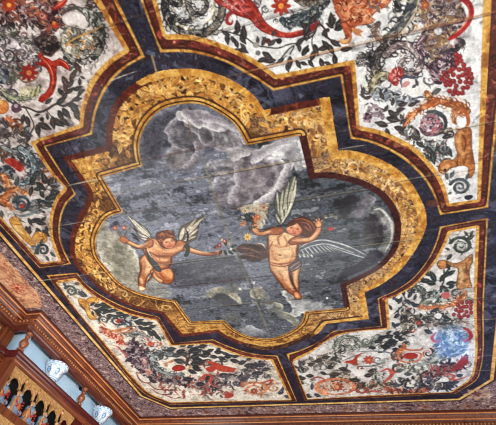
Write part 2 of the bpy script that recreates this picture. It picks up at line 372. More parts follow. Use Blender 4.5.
    # inner mouldings round the sky
    def ring(lo, hi, col, m=1.): put(W, np.clip(.5+(di-lo)/aw, 0, 1)*np.clip(.5-(di-hi)/aw, 0, 1)*m, col)
    ci = C_IN; n_ = len(ci); east_ = list(range(10, 23)); bd = np.full(X.shape, 9.); be = np.full(X.shape, 9.)
    for i in range(n_):
        x0, y0 = Q[i]; ex, ey = Q[(i+1) % n_]-Q[i]; L = ex*ex+ey*ey; t = np.clip(((X-x0)*ex+(Y-y0)*ey)/L, 0, 1); dd = np.hypot(X-x0-t*ex, Y-y0-t*ey)
        if i in east_: be = np.minimum(be, dd)
        else: bd = np.minimum(bd, dd)
    e = (be < bd-.001).astype(float); m = 1-e
    ring(0, .018, gold*.9, m); ring(.018, .031, rgb((62, 36, 28)), m); ring(.031, .056, gold, m); ring(.056, .074, rgb((74, 42, 30)), m*.9)
    drk = mixn([(54, 22, 26), (84, 36, 34), (66, 28, 30)], N_CURL[W])
    ring(-.005, .068, drk, e)
    top_ = (Y < 1.75+0*X)
    ring(-.002, .03, gold, e*top_); ring(.03, .075, rgb((92, 52, 40)), e*top_*.5)
    side([(266, 111), (290, 107), (312, 101)], .05, gold, a=.0)
def cloud(pts, base, rim, rimw=5, rough=1.6, a=1., shade=None):
    P = plane(cat(pts, True)); k = lam(pts); W = win(P, 7*k)
    if GX[W].size == 0: return
    d = sdist(P, W)
    # scalloped border: bright billows where the light catches them, melting into the sky elsewhere
    lobe = np.abs(N_PUFF[W]-.5)*2
    d = d+(lobe-.35)*rough*k*2.6
    lit = smooth(np.clip((N_BIL[W]-.38)/.16, 0, 1))
    al = np.clip(.5-d/((1.2+5*(1-lit))*k), 0, 1)*a
    c = mixn(base, N_PUFF2[W]*.75+N_CURL2[W]*.25, lo=.36, hi=.64)
    t = (np.clip(1+d/(rimw*k), 0, 1)**1.2*(.1+.9*lit))[..., None]
    c = c*(.86+.1*lit[..., None]); c = c*(1-t)+np.minimum(rgb(rim)*1.12, .95)*t
    c = c*(1+(N_FINE[W]-.5)*.22)[..., None]
    put(W, al, c)
GREY = [(90, 87, 93), (122, 119, 126), (150, 147, 151), (106, 102, 108)]
PALE = [(140, 134, 140), (168, 162, 166), (150, 144, 150)]
OLIVE = [(126, 124, 112), (160, 156, 140), (184, 180, 164), (140, 138, 128)]
def puffs(pts, n, rr, seed, light=(214, 212, 216), dark=(84, 78, 88), ang=-40):
    """billows: a bright crescent over a soft shadow"""
    r_ = np.random.default_rng(seed); p = np.array(pts); lo, hi = p.min(0), p.max(0); c = t = 0
    while c < n and t < n*40:
        t += 1; x, y = r_.uniform(lo[0], hi[0]), r_.uniform(lo[1], hi[1]); ins = False; m = len(p)
        for i in range(m):
            (xa, ya), (xb, yb) = p[i], p[(i+1) % m]
            if (ya > y) != (yb > y) and x < (xb-xa)*(y-ya)/(yb-ya)+xa: ins = not ins
        if not ins: continue
        c += 1; r = r_.uniform(*rr); a0 = math.radians(ang+r_.uniform(-50, 50))
        disc(x-.3*r*math.cos(a0), y-.3*r*math.sin(a0), r*.9, dark, soft=r*.9, a=.3)
        stroke([(x+r*math.cos(a0+u), y+r*math.sin(a0+u)) for u in np.linspace(-1.1, 1.1, 6)], r*.5, light, a=.3, soft=2.4, tex=.15)
def sky():
    P = rounded(plane(C_IN)); W = win(P, .05); d = sdist(P, W); X = GX[W]; Y = GY[W]
    n = N_STR[W]*.55+N_PUFF2[W]*.25+N_FINE[W]*.2
    c1 = mixn([(72, 76, 88), (106, 110, 124), (128, 132, 148), (108, 113, 128), (152, 156, 172)], n, lo=.34, hi=.66)
    c2 = mixn([(44, 48, 54), (70, 75, 84), (92, 98, 108), (66, 70, 78), (120, 126, 134)], n, lo=.36, hi=.66)
    t = smooth(np.clip((X+1.5)/.9, 0, 1))[..., None]; t = np.maximum(t, smooth(np.clip((Y-3.6)/.5, 0, 1))[..., None]*.75)
    put(W, .5-d/(STEP*.9), c1*(1-t)+c2*t, 1)
def billow(path, r, light, seed, inner=None, side=1):
    """a run of lobes along a lit cloud edge, each with its own shaded hollow"""
    r_ = np.random.default_rng(seed)
    for x, y, an in along(path, r*1.25):
        q = r*r_.uniform(.75, 1.25); a = math.radians(an-90*side)
        disc(x, y, q, light, soft=.8, tex=.12); disc(x-.6*q*math.cos(a), y+.75*q*math.sin(a), q*1.15, inner or (150, 146, 150), soft=q*1.2, a=.7)
def billows():
    W_, G_ = (236, 235, 236), (204, 201, 206)
    billow([(300, 140), (304, 152), (305, 164)], 3, W_, 1, side=1); billow([(288, 164), (285, 172), (281, 180), (278, 188), (270, 196), (262, 200), (256, 204)], 3.4, W_, 2, (140, 130, 140))
    billow([(236, 166), (237, 176), (238, 186), (233, 194), (230, 202)], 3.2, G_, 3, (128, 120, 132)); billow([(183, 113), (190, 119), (198, 126), (206, 124)], 2.6, W_, 4, (120, 112, 122)); billow([(203, 119), (214, 121), (226, 124), (240, 132), (246, 144)], 2.6, G_, 5, (130, 122, 132))
    billow([(196, 142), (198, 152), (192, 162), (184, 168)], 2.8, (186, 180, 190), 6, (110, 104, 112)); billow([(252, 162), (262, 156), (272, 150), (282, 144), (292, 142)], 3, (214, 212, 216), 7, (150, 144, 152)); billow([(232, 160), (242, 154), (250, 152)], 3, G_, 8)
def sky_paint():
    B = lambda p, c, **k: poly(p, c, sm=True, **k)
    # dark vault of the north lobe, then its clouds
    B([(141, 138), (150, 120), (172, 108), (196, 106), (188, 122), (168, 134), (160, 160), (143, 166)], [(58, 58, 66), (84, 84, 96), (72, 70, 80)], soft=7, rough=3, a=.8)
    cloud([(165, 130), (176, 118), (192, 116), (204, 124), (206, 142), (196, 160), (178, 168), (164, 160), (172, 148)], GREY, (176, 170, 178), 6, a=.75)
    cloud([(168, 152), (176, 146), (184, 152), (184, 166), (170, 168)], PALE, (198, 192, 196), 5, a=.7)
    cloud([(182, 112), (190, 110), (200, 110), (214, 116), (226, 122), (236, 134), (243, 147), (232, 150), (220, 150), (206, 146), (196, 134), (186, 126)], GREY, (158, 150, 158), 8, a=.9)
    cloud([(179, 112), (188, 114), (196, 118), (203, 122), (197, 127), (186, 122), (178, 118)], [(180, 176, 182), (206, 204, 208)], (214, 212, 214), 3, a=.85)
    cloud([(197, 119), (210, 118), (222, 122), (229, 126), (222, 131), (210, 130), (201, 126)], [(170, 164, 172), (208, 206, 210)], (216, 214, 216), 3, a=.8)
    cloud([(198, 132), (206, 126), (213, 132), (212, 142), (204, 144)], GREY, (196, 192, 198), 3, a=.7)
    stroke([(184, 110), (188, 119), (190, 132), (193, 142)], 1.6, (110, 92, 60), a=.7)
    stroke([(186, 104), (189, 122), (193, 138)], 1.2, (176, 160, 130), a=.5)
    cloud([(228, 150), (240, 148), (254, 150), (270, 144), (284, 140), (297, 139), (302, 152), (305, 166), (296, 170), (290, 160), (280, 158), (262, 162), (244, 164), (232, 160)], PALE, (196, 192, 198), 7)
    cloud([(270, 146), (280, 139), (292, 138), (300, 146), (303, 160), (296, 164), (284, 156), (274, 156)], [(176, 174, 180), (214, 214, 218)], (220, 220, 222), 5)
    cloud([(225, 162), (240, 158), (262, 158), (278, 160), (286, 166), (284, 174), (280, 180), (277, 188), (272, 196), (262, 200), (252, 203), (240, 206), (230, 206), (234, 200), (232, 190), (236, 182), (230, 174)], [(104, 98, 106), (134, 128, 136), (154, 148, 154), (120, 113, 122)], (214, 210, 214), 6, rough=1.8)
    cloud([(216, 176), (226, 172), (235, 180), (236, 188), (231, 198), (224, 208), (216, 204), (211, 192)], [(128, 122, 134), (160, 154, 164)], (196, 192, 198), 5, a=.85)
    cloud([(206, 165), (218, 160), (232, 164), (240, 170), (228, 174), (212, 174)], PALE, (180, 174, 180), 4, a=.6)
    B([(229, 206), (232, 200), (240, 204), (252, 203), (244, 209), (234, 210)], (76, 70, 76), soft=2, a=.8)
    B([(243, 158), (250, 154), (254, 158), (247, 161)], (70, 66, 72), soft=1.6, a=.9)
    cloud([(238, 174), (252, 168), (266, 170), (270, 178), (258, 188), (244, 190)], [(150, 138, 146), (172, 160, 168)], (168, 156, 162), 8, a=.6)
    for p in ([(282, 160), (286, 166), (284, 173), (279, 179), (277, 187)], [(286, 164), (292, 163), (291, 170)]): stroke(p, 3, (222, 220, 222), a=.8)
    puffs([(182, 112), (236, 124), (244, 146), (206, 146), (186, 128)], 9, (3, 6.5), 1); puffs([(165, 132), (180, 122), (200, 140), (190, 164), (168, 160)], 7, (3, 6), 2, (176, 170, 178), (70, 66, 74))
    puffs([(228, 150), (296, 140), (304, 164), (262, 162), (232, 160)], 11, (3, 6.5), 3, (226, 224, 226)); puffs([(226, 164), (284, 164), (272, 196), (240, 206), (216, 204), (214, 178)], 12, (3.5, 7.5), 4, (206, 202, 208))
    puffs([(272, 168), (286, 166), (279, 188), (266, 202), (262, 196)], 9, (2.2, 4), 5, (236, 234, 234), ang=10); puffs([(206, 166), (234, 164), (228, 176), (212, 176)], 5, (2, 5), 6)
    # streaks of the western sky
    r_ = np.random.default_rng(4)
    for _ in range(330):
        x = r_.uniform(104, 235); y = r_.uniform(170, 262)
        l = r_.uniform(4, 13); c = [(160, 165, 178), (58, 62, 72), (132, 137, 150), (80, 84, 96)][r_.integers(4)]
        stroke([(x, y), (x+l*.5, y-l*.1+r_.normal(0, 1)), (x+l, y-l*.17)], r_.uniform(.7, 2), c, a=.4)
    for _ in range(120):
        x = r_.uniform(290, 385); y = r_.uniform(184, 275)
        l = r_.uniform(4, 14); c = [(116, 118, 132), (44, 44, 52), (90, 92, 104), (70, 72, 84)][r_.integers(4)]
        stroke([(x, y), (x+l*.5, y-l*.05+r_.normal(0, 1)), (x+l, y-l*.12)], r_.uniform(.7, 1.8), c, a=.4)
    for _ in range(110):
        x = r_.uniform(180, 330); y = r_.uniform(262, 334)
        l = r_.uniform(6, 18); c = [(112, 114, 120), (52, 54, 60), (88, 90, 98), (66, 68, 76)][r_.integers(4)]
        stroke([(x, y), (x+l*.5, y-l*.03+r_.normal(0, .6)), (x+l, y-l*.09)], r_.uniform(.7, 1.6), c, a=.4)
    billows()
    # dark water-like field below the first figure, bounded by boards
    B([(172, 264), (206, 257), (226, 256), (238, 258), (246, 280), (206, 286), (172, 287)], [(46, 44, 54), (62, 60, 68), (54, 50, 58)], soft=3, a=.55)
    # western lobe cloud
    cloud([(97, 240), (100, 228), (106, 222), (110, 230), (117, 234), (122, 240), (130, 246), (137, 254), (138, 262), (140, 270), (140, 282), (146, 288), (158, 290), (166, 290), (170, 294), (160, 297), (144, 293), (126, 286), (110, 272), (99, 258)], OLIVE, (186, 182, 168), 5)
    cloud([(98, 240), (104, 230), (110, 236), (112, 252), (118, 262), (110, 264), (101, 254)], [(160, 156, 142), (176, 172, 158)], (190, 186, 172), 5, a=.6)
    cloud([(108, 250), (120, 246), (132, 254), (138, 266), (138, 280), (126, 280), (114, 268)], [(130, 128, 114), (164, 160, 142)], (150, 146, 128), 6, a=.6)
    cloud([(146, 278), (150, 274), (156, 276), (158, 283), (150, 286), (146, 285)], [(150, 148, 138), (170, 168, 158)], (184, 182, 172), 3)
    cloud([(144, 288), (150, 283), (160, 284), (167, 288), (166, 294), (156, 296), (146, 293)], [(146, 146, 144), (170, 170, 166)], (176, 176, 172), 3)
    # southern clouds
    cloud([(207, 296), (211, 290), (219, 287), (228, 290), (236, 294), (241, 300), (241, 304), (235, 300), (227, 294), (219, 292), (212, 297)], [(150, 147, 130), (170, 165, 146)], (182, 177, 156), 3, rough=.6)
    B([(212, 298), (219, 293), (227, 296), (235, 302), (236, 308), (222, 304)], (84, 86, 90), soft=2, a=.8)
    cloud([(228, 285), (236, 284), (242, 289), (238, 293), (231, 291)], [(110, 110, 108), (130, 130, 124)], (140, 138, 130), 2, a=.8)
    cloud([(253, 290), (262, 287), (267, 292), (266, 298), (258, 300), (252, 296)], [(140, 138, 128), (162, 158, 144)], (180, 174, 158), 2)
    cloud([(281, 291), (288, 289), (296, 293), (300, 298), (306, 300), (312, 302), (322, 306), (334, 309), (326, 312), (306, 312), (298, 316), (290, 316), (294, 308), (288, 300)], [(140, 142, 144), (176, 176, 176)], (206, 206, 202), 4)
    cloud([(262, 304), (272, 302), (282, 305), (280, 311), (270, 311), (276, 307)], [(128, 128, 118), (158, 156, 142)], (188, 184, 164), 2, rough=.6)
    cloud([(278, 312), (288, 313), (298, 320), (296, 326), (290, 322), (284, 318)], [(128, 128, 122), (150, 148, 136)], (168, 166, 150), 2, rough=.6)
    cloud([(224, 318), (232, 313), (238, 315), (236, 320), (228, 321)], [(110, 112, 116), (128, 128, 130)], (146, 144, 140), 2)
    cloud([(238, 328), (250, 326), (264, 330), (266, 334), (254, 335), (242, 333)], [(138, 142, 148), (166, 168, 174)], (184, 186, 190), 2)
    # eastern lobe clouds
    cloud([(361, 198), (366, 194), (374, 196), (374, 202), (368, 206), (367, 212), (361, 220), (357, 216), (352, 214), (360, 206)], [(128, 122, 130), (156, 150, 158)], (160, 154, 160), 3, a=.9)
    cloud([(372, 209), (378, 208), (386, 214), (392, 224), (393, 236), (390, 246), (384, 254), (381, 250), (386, 240), (386, 228), (380, 218)], [(120, 118, 116), (150, 148, 144)], (186, 184, 176), 3, a=.95)
    stroke([(374, 210), (380, 209), (388, 217), (392, 228), (391, 240), (385, 252)], 2.2, (206, 204, 196), a=.8)
    B([(340, 200), (352, 194), (360, 200), (352, 208), (346, 218), (338, 212)], (46, 42, 48), soft=3, rough=2, a=.8)
    B([(370, 214), (380, 220), (384, 232), (376, 246), (366, 244), (364, 228)], [(56, 50, 54), (74, 68, 72)], soft=3, rough=2, a=.8)
    B([(372, 250), (384, 254), (374, 264), (350, 276), (338, 280), (344, 270), (360, 262)], (40, 34, 52), soft=2.5, a=.8)
FL, FM, FD, FO = (252, 212, 162), (222, 158, 110), (160, 90, 54), (70, 36, 26)
def limb(pts, idn, c=FM, g=None, r=.9):
    poly(pts, c, sm=True, idn=idn, rim=FO, rimw=1.9, grad=g, soft=.7, tex=.25)
def hl(pts, w, c=FL, a=.65): stroke(pts, w, c, a=a, soft=1.6, tex=.05)
def sh(pts, w, c=(128, 62, 38), a=.85): stroke(pts, w*1.25, c, a=a, soft=1., tex=.05)
def feather(x0, y0, x1, y1, w, c=(196, 190, 176), sh_=(62, 62, 64), idn=None):
    mx, my = (x0+x1)/2, (y0+y1)/2; nx, ny = -(y1-y0), (x1-x0); l = math.hypot(nx, ny); nx, ny = nx/l, ny/l
    stroke([(x0+nx*w*.45, y0+ny*w*.45), (mx+nx*w*.55, my+ny*w*.55), (x1, y1)], w*.55, sh_, a=.9, idn=idn)
    stroke([(x0, y0), (mx, my), (x1, y1)], w*.8, c, idn=idn)
def cherub_west():
    # wings (52, 53)
    poly([(127, 215), (132, 218), (141, 224), (147, 229), (151, 236), (152, 241), (147, 241), (141, 239), (137, 234), (133, 225)], (120, 112, 106), sm=True, idn=52, rim=(66, 56, 52), soft=.8)
    for a in [(148, 239, 127.5, 215.5, 2.2), (150, 238, 137, 226, 2.6), (150, 240, 138, 233, 2.6), (150, 241, 141, 238, 2.6), (150, 236, 142, 226, 2.8), (148, 234, 132, 219, 2)]: feather(*a, c=(204, 194, 178), idn=52)
    for p in ([(133, 228), (138, 232)], [(131, 233), (137, 237)], [(134, 237), (139, 241)]): stroke(p, 1.8, (44, 36, 36), idn=52)
    poly([(179, 231), (182, 226), (188, 223), (194, 220), (204, 216.5), (200, 222), (199, 227), (198, 233), (196, 239), (188, 243), (180, 241), (178, 236)], (110, 98, 88), sm=True, idn=53, rim=(60, 50, 46), soft=.8)
    for a in [(181, 238, 196, 219, 3), (184, 234, 205, 216.6, 2.2), (186, 236, 199, 223, 2.6), (186, 239, 198, 229, 2.6), (184, 241, 196, 236, 2.4), (180, 240, 184, 228, 4)]: feather(*a, c=(206, 192, 170), idn=53)
    stroke([(186, 229), (188, 236), (187, 242)], 2, (48, 38, 36), idn=53)
    # legs (50)
    limb([(142, 256), (150, 251), (156, 256), (155, 264), (152, 272), (148, 277), (146, 283), (145, 289), (141, 289), (138, 285), (138, 277), (140, 270), (139, 262)], 50, FM, (FD, -1, .5))
    hl([(146, 260), (149, 266), (146, 274)], 4.5); hl([(141, 278), (142, 284)], 2.4); poly([(139, 286), (143, 286.5), (146, 289), (142, 291), (139, 290)], FL, sm=True, idn=50, rim=FD)
    limb([(156, 268), (163, 268), (170, 268), (174, 273), (174, 280), (170, 284), (164, 284), (158, 281), (153, 275), (152, 270)], 50, (226, 142, 84), (FD, 0, 1))
    hl([(163, 271), (168, 273), (170, 278)], 6.5, (246, 176, 120)); limb([(150, 271), (154, 270), (158, 276), (164, 281), (160, 283), (153, 277)], 50, FM)
    # trunk
    limb([(146, 240), (153, 238), (160, 241), (167, 244), (175, 241), (181, 240), (187, 244), (184, 250), (177, 254), (172, 258), (171, 265), (166, 269), (157, 270), (150, 264), (146, 257), (143, 249)], 50, FM, (FD, .6, 1))
    hl([(152, 243), (158, 248), (168, 251), (178, 249), (184, 245)], 4.5, (240, 180, 130)); sh([(150, 252), (158, 256), (170, 256)], 1.6); sh([(153, 262), (162, 263), (170, 262)], 1.3, a=.6); hl([(155, 258), (163, 260), (169, 259)], 3.4, FL, .5)
    hl([(157, 266), (165, 266)], 3, (240, 160, 100), .6); sh([(159, 253), (160, 262)], 1, a=.5)
    sh([(147, 246), (146, 254), (150, 262)], 1.6, (104, 50, 32)); sh([(171, 256), (171.5, 263), (167, 268)], 1.5, (104, 50, 32)); sh([(141, 262), (141, 270), (139, 278)], 1.4, (104, 50, 32)); sh([(154, 270), (151, 277), (147, 283)], 1.4, (104, 50, 32)); sh([(162, 268), (160, 273), (166, 280), (172, 281)], 1.3, (140, 70, 40), .7); sh([(160, 247), (166, 251)], 1.3, (150, 80, 48), .7); hl([(160, 244), (165, 247)], 2.4, (250, 206, 156), .6)
    # near arm holding the flowers
    limb([(127, 239), (133, 242), (141, 245), (148, 240), (153, 240), (153, 246), (146, 249), (138, 249), (131, 246), (125, 242)], 50, FM, (FD, 0, 1))
    hl([(129, 241.5), (138, 246), (147, 243)], 2.4); poly([(120, 238), (123, 236), (127, 238), (129, 241), (125, 243), (121, 242)], (176, 112, 80), sm=True, idn=50, rim=FO, rimw=.9)
    for p in ([(122, 237), (119, 236)], [(122, 239), (118.6, 239)], [(123, 241), (119.5, 242)], [(126, 237.5), (125.5, 235)]): stroke(p, 1.3, (170, 100, 70), idn=50)
    # far arm
    limb([(184, 245), (189, 246), (196, 249), (205, 252), (214, 252), (220, 251), (222, 253), (217, 255), (208, 256), (198, 255), (189, 252), (184, 250)], 50, (228, 150, 98), (FD, 0, 1))
    hl([(188, 248), (198, 251.5), (210, 253)], 2.4)
    for p in ([(218, 252), (223, 251.6)], [(218, 253), (224, 253.2)], [(217, 254.4), (222, 255)], [(216, 252), (219, 250.4)]): stroke(p, 1.3, (206, 128, 84), idn=50)
    # sash (54)
    poly([(147, 251), (150, 252), (153, 259), (158, 264), (161, 269), (161, 271.5), (156, 271), (152, 265), (148, 258)], (62, 70, 72), sm=True, idn=54, rim=(34, 36, 38))
    poly([(184, 246), (188, 244), (190, 249), (188, 256), (184, 256), (186, 250)], (58, 66, 66), sm=True, idn=55, rim=(34, 36, 38))
    stroke([(147, 247), (148.5, 252), (152, 258)], 1.2, (206, 176, 150))
    # head: curls (51), face
    poly([(156, 238), (157, 233), (162, 230.5), (169, 230.5), (174, 233), (176.5, 238), (176, 244), (172, 248), (166, 249), (160, 246)], (112, 58, 38), sm=True, idn=51, rim=(62, 30, 22), rough=1.2)
    poly([(163, 242), (166, 239), (171, 238), (174.5, 240), (175, 244), (172, 248), (167.5, 248.4), (164, 246)], (226, 156, 116), sm=True, idn=50, grad=((196, 112, 80), 0, 1), soft=.9)
    r_ = np.random.default_rng(2)
    for _ in range(16):
        a = r_.uniform(2.6, 6.6); rr = r_.uniform(4.5, 9); x = 166+rr*math.cos(a)*1.05; y = 240+rr*math.sin(a)
        stroke([(x-1.4, y), (x, y-1.2), (x+1.4, y), (x+.4, y+1)], .9, [(158, 92, 58), (80, 38, 26), (176, 108, 66)][r_.integers(3)], idn=51)
    sh([(165, 242.4), (167.5, 241.8)], .9, FO); sh([(170.6, 241), (173, 241)], .9, FO); sh([(169, 241.5), (169.8, 244), (168.6, 244.6)], .8, FD)
    sh([(167.4, 246.4), (170, 246), (171.6, 245.6)], .8, (150, 52, 40), .9); hl([(165, 244), (166.4, 245)], 1.8, (236, 140, 110), .6); hl([(166, 240.4), (171, 239.6)], 1.6, FL, .6)
    # roses in the raised hand (57)
    for (x, y) in ((115, 228), (124, 227.6)): flower(x, y, 3, (196, 110, 96), (232, 170, 150), 6, idn=57)
    for p in ([(128, 229), (124, 236)], [(117, 231), (121, 237)], [(119, 230), (122, 236)]): stroke(p, .8, (90, 84, 66), idn=57)
    leaf(127, 230, 60, 3.4, 2, (160, 156, 140)); leaf(131, 231, 40, 3, 2, (172, 130, 120)); leaf(117, 235, 190, 4, 2, (190, 186, 170)); leaf(120, 234, 120, 3.6, 2, (104, 96, 78))
def posy():
    # garland passed between the two (70)
    for a in ((219, 246, 200), (224, 250, 300), (231, 247, 20), (228, 251, 330), (222, 250, 240), (232, 250, 350), (226, 246, 100)): leaf(a[0], a[1], a[2], 6, 3, (40, 44, 36), (96, 104, 80))
    flower(224.5, 241, 2.8, (212, 104, 92), (240, 200, 180), 6, idn=90); flower(219.5, 245, 2.8, (168, 64, 66), (220, 150, 150), 6, idn=91)
    flower(229, 244, 2.2, (206, 200, 180), (214, 150, 110), 5, idn=92); disc(217, 247.6, 1.4, (176, 80, 80), idn=93); disc(231, 249, 1.2, (220, 216, 190), idn=94); disc(222, 239.6, 1.2, (220, 190, 150), idn=95)
def clouds_west_tail():
    puffs([(98, 240), (106, 228), (118, 238), (134, 256), (138, 280), (120, 276), (102, 256)], 10, (3, 6), 7, (192, 188, 174), (110, 106, 94)); puffs([(146, 286), (164, 288), (158, 295), (146, 293)], 3, (2, 3.5), 8, (190, 190, 184), (110, 110, 108))
    puffs([(284, 292), (306, 302), (326, 308), (296, 314)], 7, (2.4, 5), 9, (222, 222, 218), (120, 124, 130)); puffs([(370, 210), (386, 216), (393, 232), (386, 248), (384, 230)], 5, (2.5, 4.5), 10, (214, 212, 206), (90, 88, 90)); puffs([(360, 200), (372, 198), (366, 214), (358, 214)], 4, (2, 4), 11, (176, 172, 178))
def cherub_east():
    # loose drapery behind (66)
    poly([(238, 246), (244, 244), (252, 244), (258, 243), (264, 246), (270, 250), (270, 256), (262, 260), (252, 262), (246, 259), (238, 258), (244, 254), (236, 251)], [(60, 38, 40), (92, 60, 58), (74, 48, 48)], sm=True, idn=66, rough=1)
    for p, c in (([(240, 248), (250, 249), (262, 254)], (140, 98, 86)), ([(238, 256), (248, 255), (260, 258)], (124, 84, 74)), ([(244, 246), (254, 246), (262, 249)], (44, 26, 30)), ([(255, 244), (262, 244), (266, 249)], (206, 190, 172))): stroke(p, 1.4, c, idn=66)
    # upright wing (62)
    poly([(277, 221), (276, 214), (274, 206), (275, 196), (277, 190), (281, 193), (283, 188), (288, 184), (290, 178), (294, 175.5), (297, 178), (297, 186), (295, 194), (294, 204), (290, 214), (284, 223), (280, 225)], (94, 96, 90), sm=True, idn=62, rim=(52, 54, 56), soft=.9)
    for a in [(283, 222, 295, 176.5, 3.2), (281, 220, 289, 182, 3), (288, 208, 294, 190, 3), (280, 216, 283, 190, 2.6), (279, 214, 277, 192, 2.2), (285, 214, 290, 196, 2.6), (283, 220, 281, 206, 3), (280, 223, 276, 214, 2.8), (286, 210, 286.4, 198, 2.2)]: feather(*a, c=(186, 182, 160), idn=62)
    stroke([(281, 224), (288, 212), (294, 196), (296, 180)], 2.2, (206, 204, 182), idn=62)
    # spread wing (63)
    poly([(297, 250), (304, 245), (314, 240), (326, 238.5), (340, 241), (352, 246), (362, 251), (368, 256), (358, 256), (346, 254), (332, 254), (318, 256), (306, 258), (299, 257)], (88, 94, 106), sm=True, idn=63, rim=(60, 64, 74), a=.95)
    for i in range(15):
        x = 301+i*3.6; y = 250-4.5*math.sin(i*.28)+i*.12; feather(x, y-1, x+5+i*.55, y+7.5-i*.32, 1.5, c=(168, 172, 176), sh_=(58, 62, 74), idn=63)
    for p in ([(298, 249), (308, 243), (322, 240), (338, 243), (352, 248), (366, 255)], [(300, 251), (312, 246), (326, 244), (340, 248), (354, 253)]): stroke(p, 1.5, (196, 200, 198), a=.9, idn=63)
    for x in (299, 303, 307, 311): stroke([(x, 254), (x+1.5, 257.5)], 1.6, (200, 200, 196), idn=63)
    # legs (60)
    limb([(291, 258), (299, 262), (301, 268), (299, 276), (299.5, 284), (299, 292), (295.5, 293), (292, 283), (291, 274), (288, 266)], 60, FM, (FD, -1, .3)); hl([(297, 268), (295, 278), (297, 288)], 2.6)
    limb([(270, 262), (278, 262), (287, 264), (290, 269), (290, 276), (293, 284), (297, 291), (297, 296), (292, 295), (285, 290), (281, 284), (275, 276), (270, 270)], 60, (240, 182, 132), (FD, -.6, .5))
    hl([(277, 267), (284, 272), (287, 281), (293, 290)], 4.4, (246, 196, 148)); hl([(275, 270), (280, 277)], 3, FL, .5)
    limb([(293, 292), (298, 291.5), (301, 295), (301.5, 299), (296, 300), (293.5, 296.5)], 60, (220, 122, 72)); hl([(296, 294), (298, 298)], 2)
    for x in (296, 298, 300): sh([(x, 297.4), (x+.3, 299.6)], .6, FO)
    # trunk
    limb([(268, 236), (274, 229), (283, 231), (291, 234), (299, 238), (298, 244), (297, 250), (296.5, 258), (292, 263), (284, 267), (275, 266), (269, 263), (268.5, 254), (267, 246)], 60, (240, 188, 138), (FM, -.6, .4))
    hl([(276, 249), (284, 250), (291, 251)], 9, (244, 194, 146), .6); hl([(277, 258), (286, 259)], 7, (240, 188, 138), .5); hl([(279, 240), (276, 236)], 5, (232, 168, 122), .6)
    sh([(271, 244), (279, 247), (287, 246), (294, 243)], 1.3, (176, 98, 58), .7); sh([(280, 246), (278, 238), (283, 234)], 1.6, a=.6); sh([(269, 262), (278, 264), (288, 263), (294, 259)], 1.3); sh([(279.5, 254), (280.4, 256)], 1.2, FO, .8)
    sh([(273, 241), (269, 249), (268, 256)], 1.6, a=.6); sh([(279, 264), (286, 268)], 1, a=.6)
    # sash over the hips (64)
    poly([(288, 268), (292, 263), (298, 259.5), (301, 261), (302, 265), (298, 269), (292, 272), (289.5, 271)], (98, 80, 80), sm=True, idn=64, rim=(50, 38, 40))
    for p in ([(289, 269), (294, 265), (300, 261.5)], [(290, 271), (296, 268.4), (301, 264)]): stroke(p, .9, (168, 148, 142), idn=64)
    sh([(268.5, 238), (268, 250), (269, 262)], 1.6, (110, 54, 34)); sh([(298.5, 242), (297.4, 252), (296, 260)], 1.5, (110, 54, 34)); sh([(288.5, 269), (290.5, 277), (293.5, 285), (297, 291)], 1.7, (84, 40, 28)); sh([(270, 268), (276, 278), (283, 287), (291, 294)], 1.3, (110, 54, 34))
    sh([(284, 236), (287, 242), (286, 247)], 1.4, (158, 88, 54), .7); sh([(272, 250), (274, 258), (280, 261)], 2, (186, 112, 72), .6); sh([(292, 249), (293, 256), (289, 261)], 2, (186, 112, 72), .6); sh([(276, 272), (282, 276), (284, 283)], 1.4, (176, 104, 64), .6); hl([(273, 244), (277, 242)], 3, (248, 204, 156), .6); hl([(289, 240), (294, 241)], 3, (248, 204, 156), .6)
    # raised left arm
    limb([(252, 223), (256, 221), (259, 225), (260, 231), (266, 230), (273, 227), (281, 227), (285, 231), (279, 235), (270, 235), (263, 236), (256, 235), (251.5, 230)], 60, (222, 146, 98), (FD, .7, .6))
    hl([(254, 224), (254.5, 230), (258, 233)], 4, (238, 170, 124)); hl([(264, 233), (271, 231)], 2.6, FL, .6); sh([(273, 228), (281, 229)], 1.4, a=.6)
    limb([(253, 218), (256, 216), (260, 217), (260.5, 221), (257, 223.5), (253, 223)], 60, (220, 130, 84))
    for p in ([(254, 218), (252.6, 215.6)], [(256, 217), (255.6, 214.6)], [(258, 217), (258.6, 214.8)], [(260, 219), (262, 217.4)], [(253.4, 221), (251.4, 219.4)]): stroke(p, 1.3, (222, 140, 96), idn=60)
    # hair (61) and face
    poly([(287, 226), (291, 221), (297, 217.5), (305, 217), (312, 220), (317, 225), (317, 231), (311, 236), (303, 236), (296, 232)], (96, 50, 36), sm=True, idn=61, rim=(56, 28, 22), rough=1.2)
    for p in ([(294, 220), (302, 219), (311, 223), (315, 230)], [(300, 222), (308, 224), (312, 231)], [(304, 226), (310, 231)]): stroke(p, 1.3, (150, 88, 58), idn=61)
    poly([(286, 229), (289, 226.4), (294, 225), (297, 223), (301, 227.5), (302, 231), (298.5, 235), (293.5, 235.4), (288.5, 233)], (232, 158, 118), sm=True, idn=60, rim=(150, 76, 50), rimw=.9, grad=((206, 118, 84), 0, 1))
    sh([(290, 228), (292.4, 227.6)], .9, FO); sh([(296, 228.6), (298.6, 229.4)], .9, FO); sh([(294, 228), (293, 231), (294.6, 231.6)], .8, FD); sh([(293, 233), (296, 233.4)], .9, (160, 50, 40), .9); hl([(290, 231), (291.6, 232)], 2, (240, 150, 120), .6); hl([(293, 226), (297, 225.6)], 1.6, FL, .6)
    # raised right arm
    limb([(290, 239), (297, 236), (304, 237), (310, 236), (315, 230), (317, 225), (320, 224), (322, 227), (320, 234), (315, 240), (309, 242.5), (300, 243.5), (292, 245), (288, 243)], 60, (226, 150, 104), (FD, -.4, .8))
    hl([(293, 240.5), (302, 240), (311, 238.5), (317, 232)], 3, FL); sh([(290, 245), (300, 244), (310, 242.6)], 1.1)
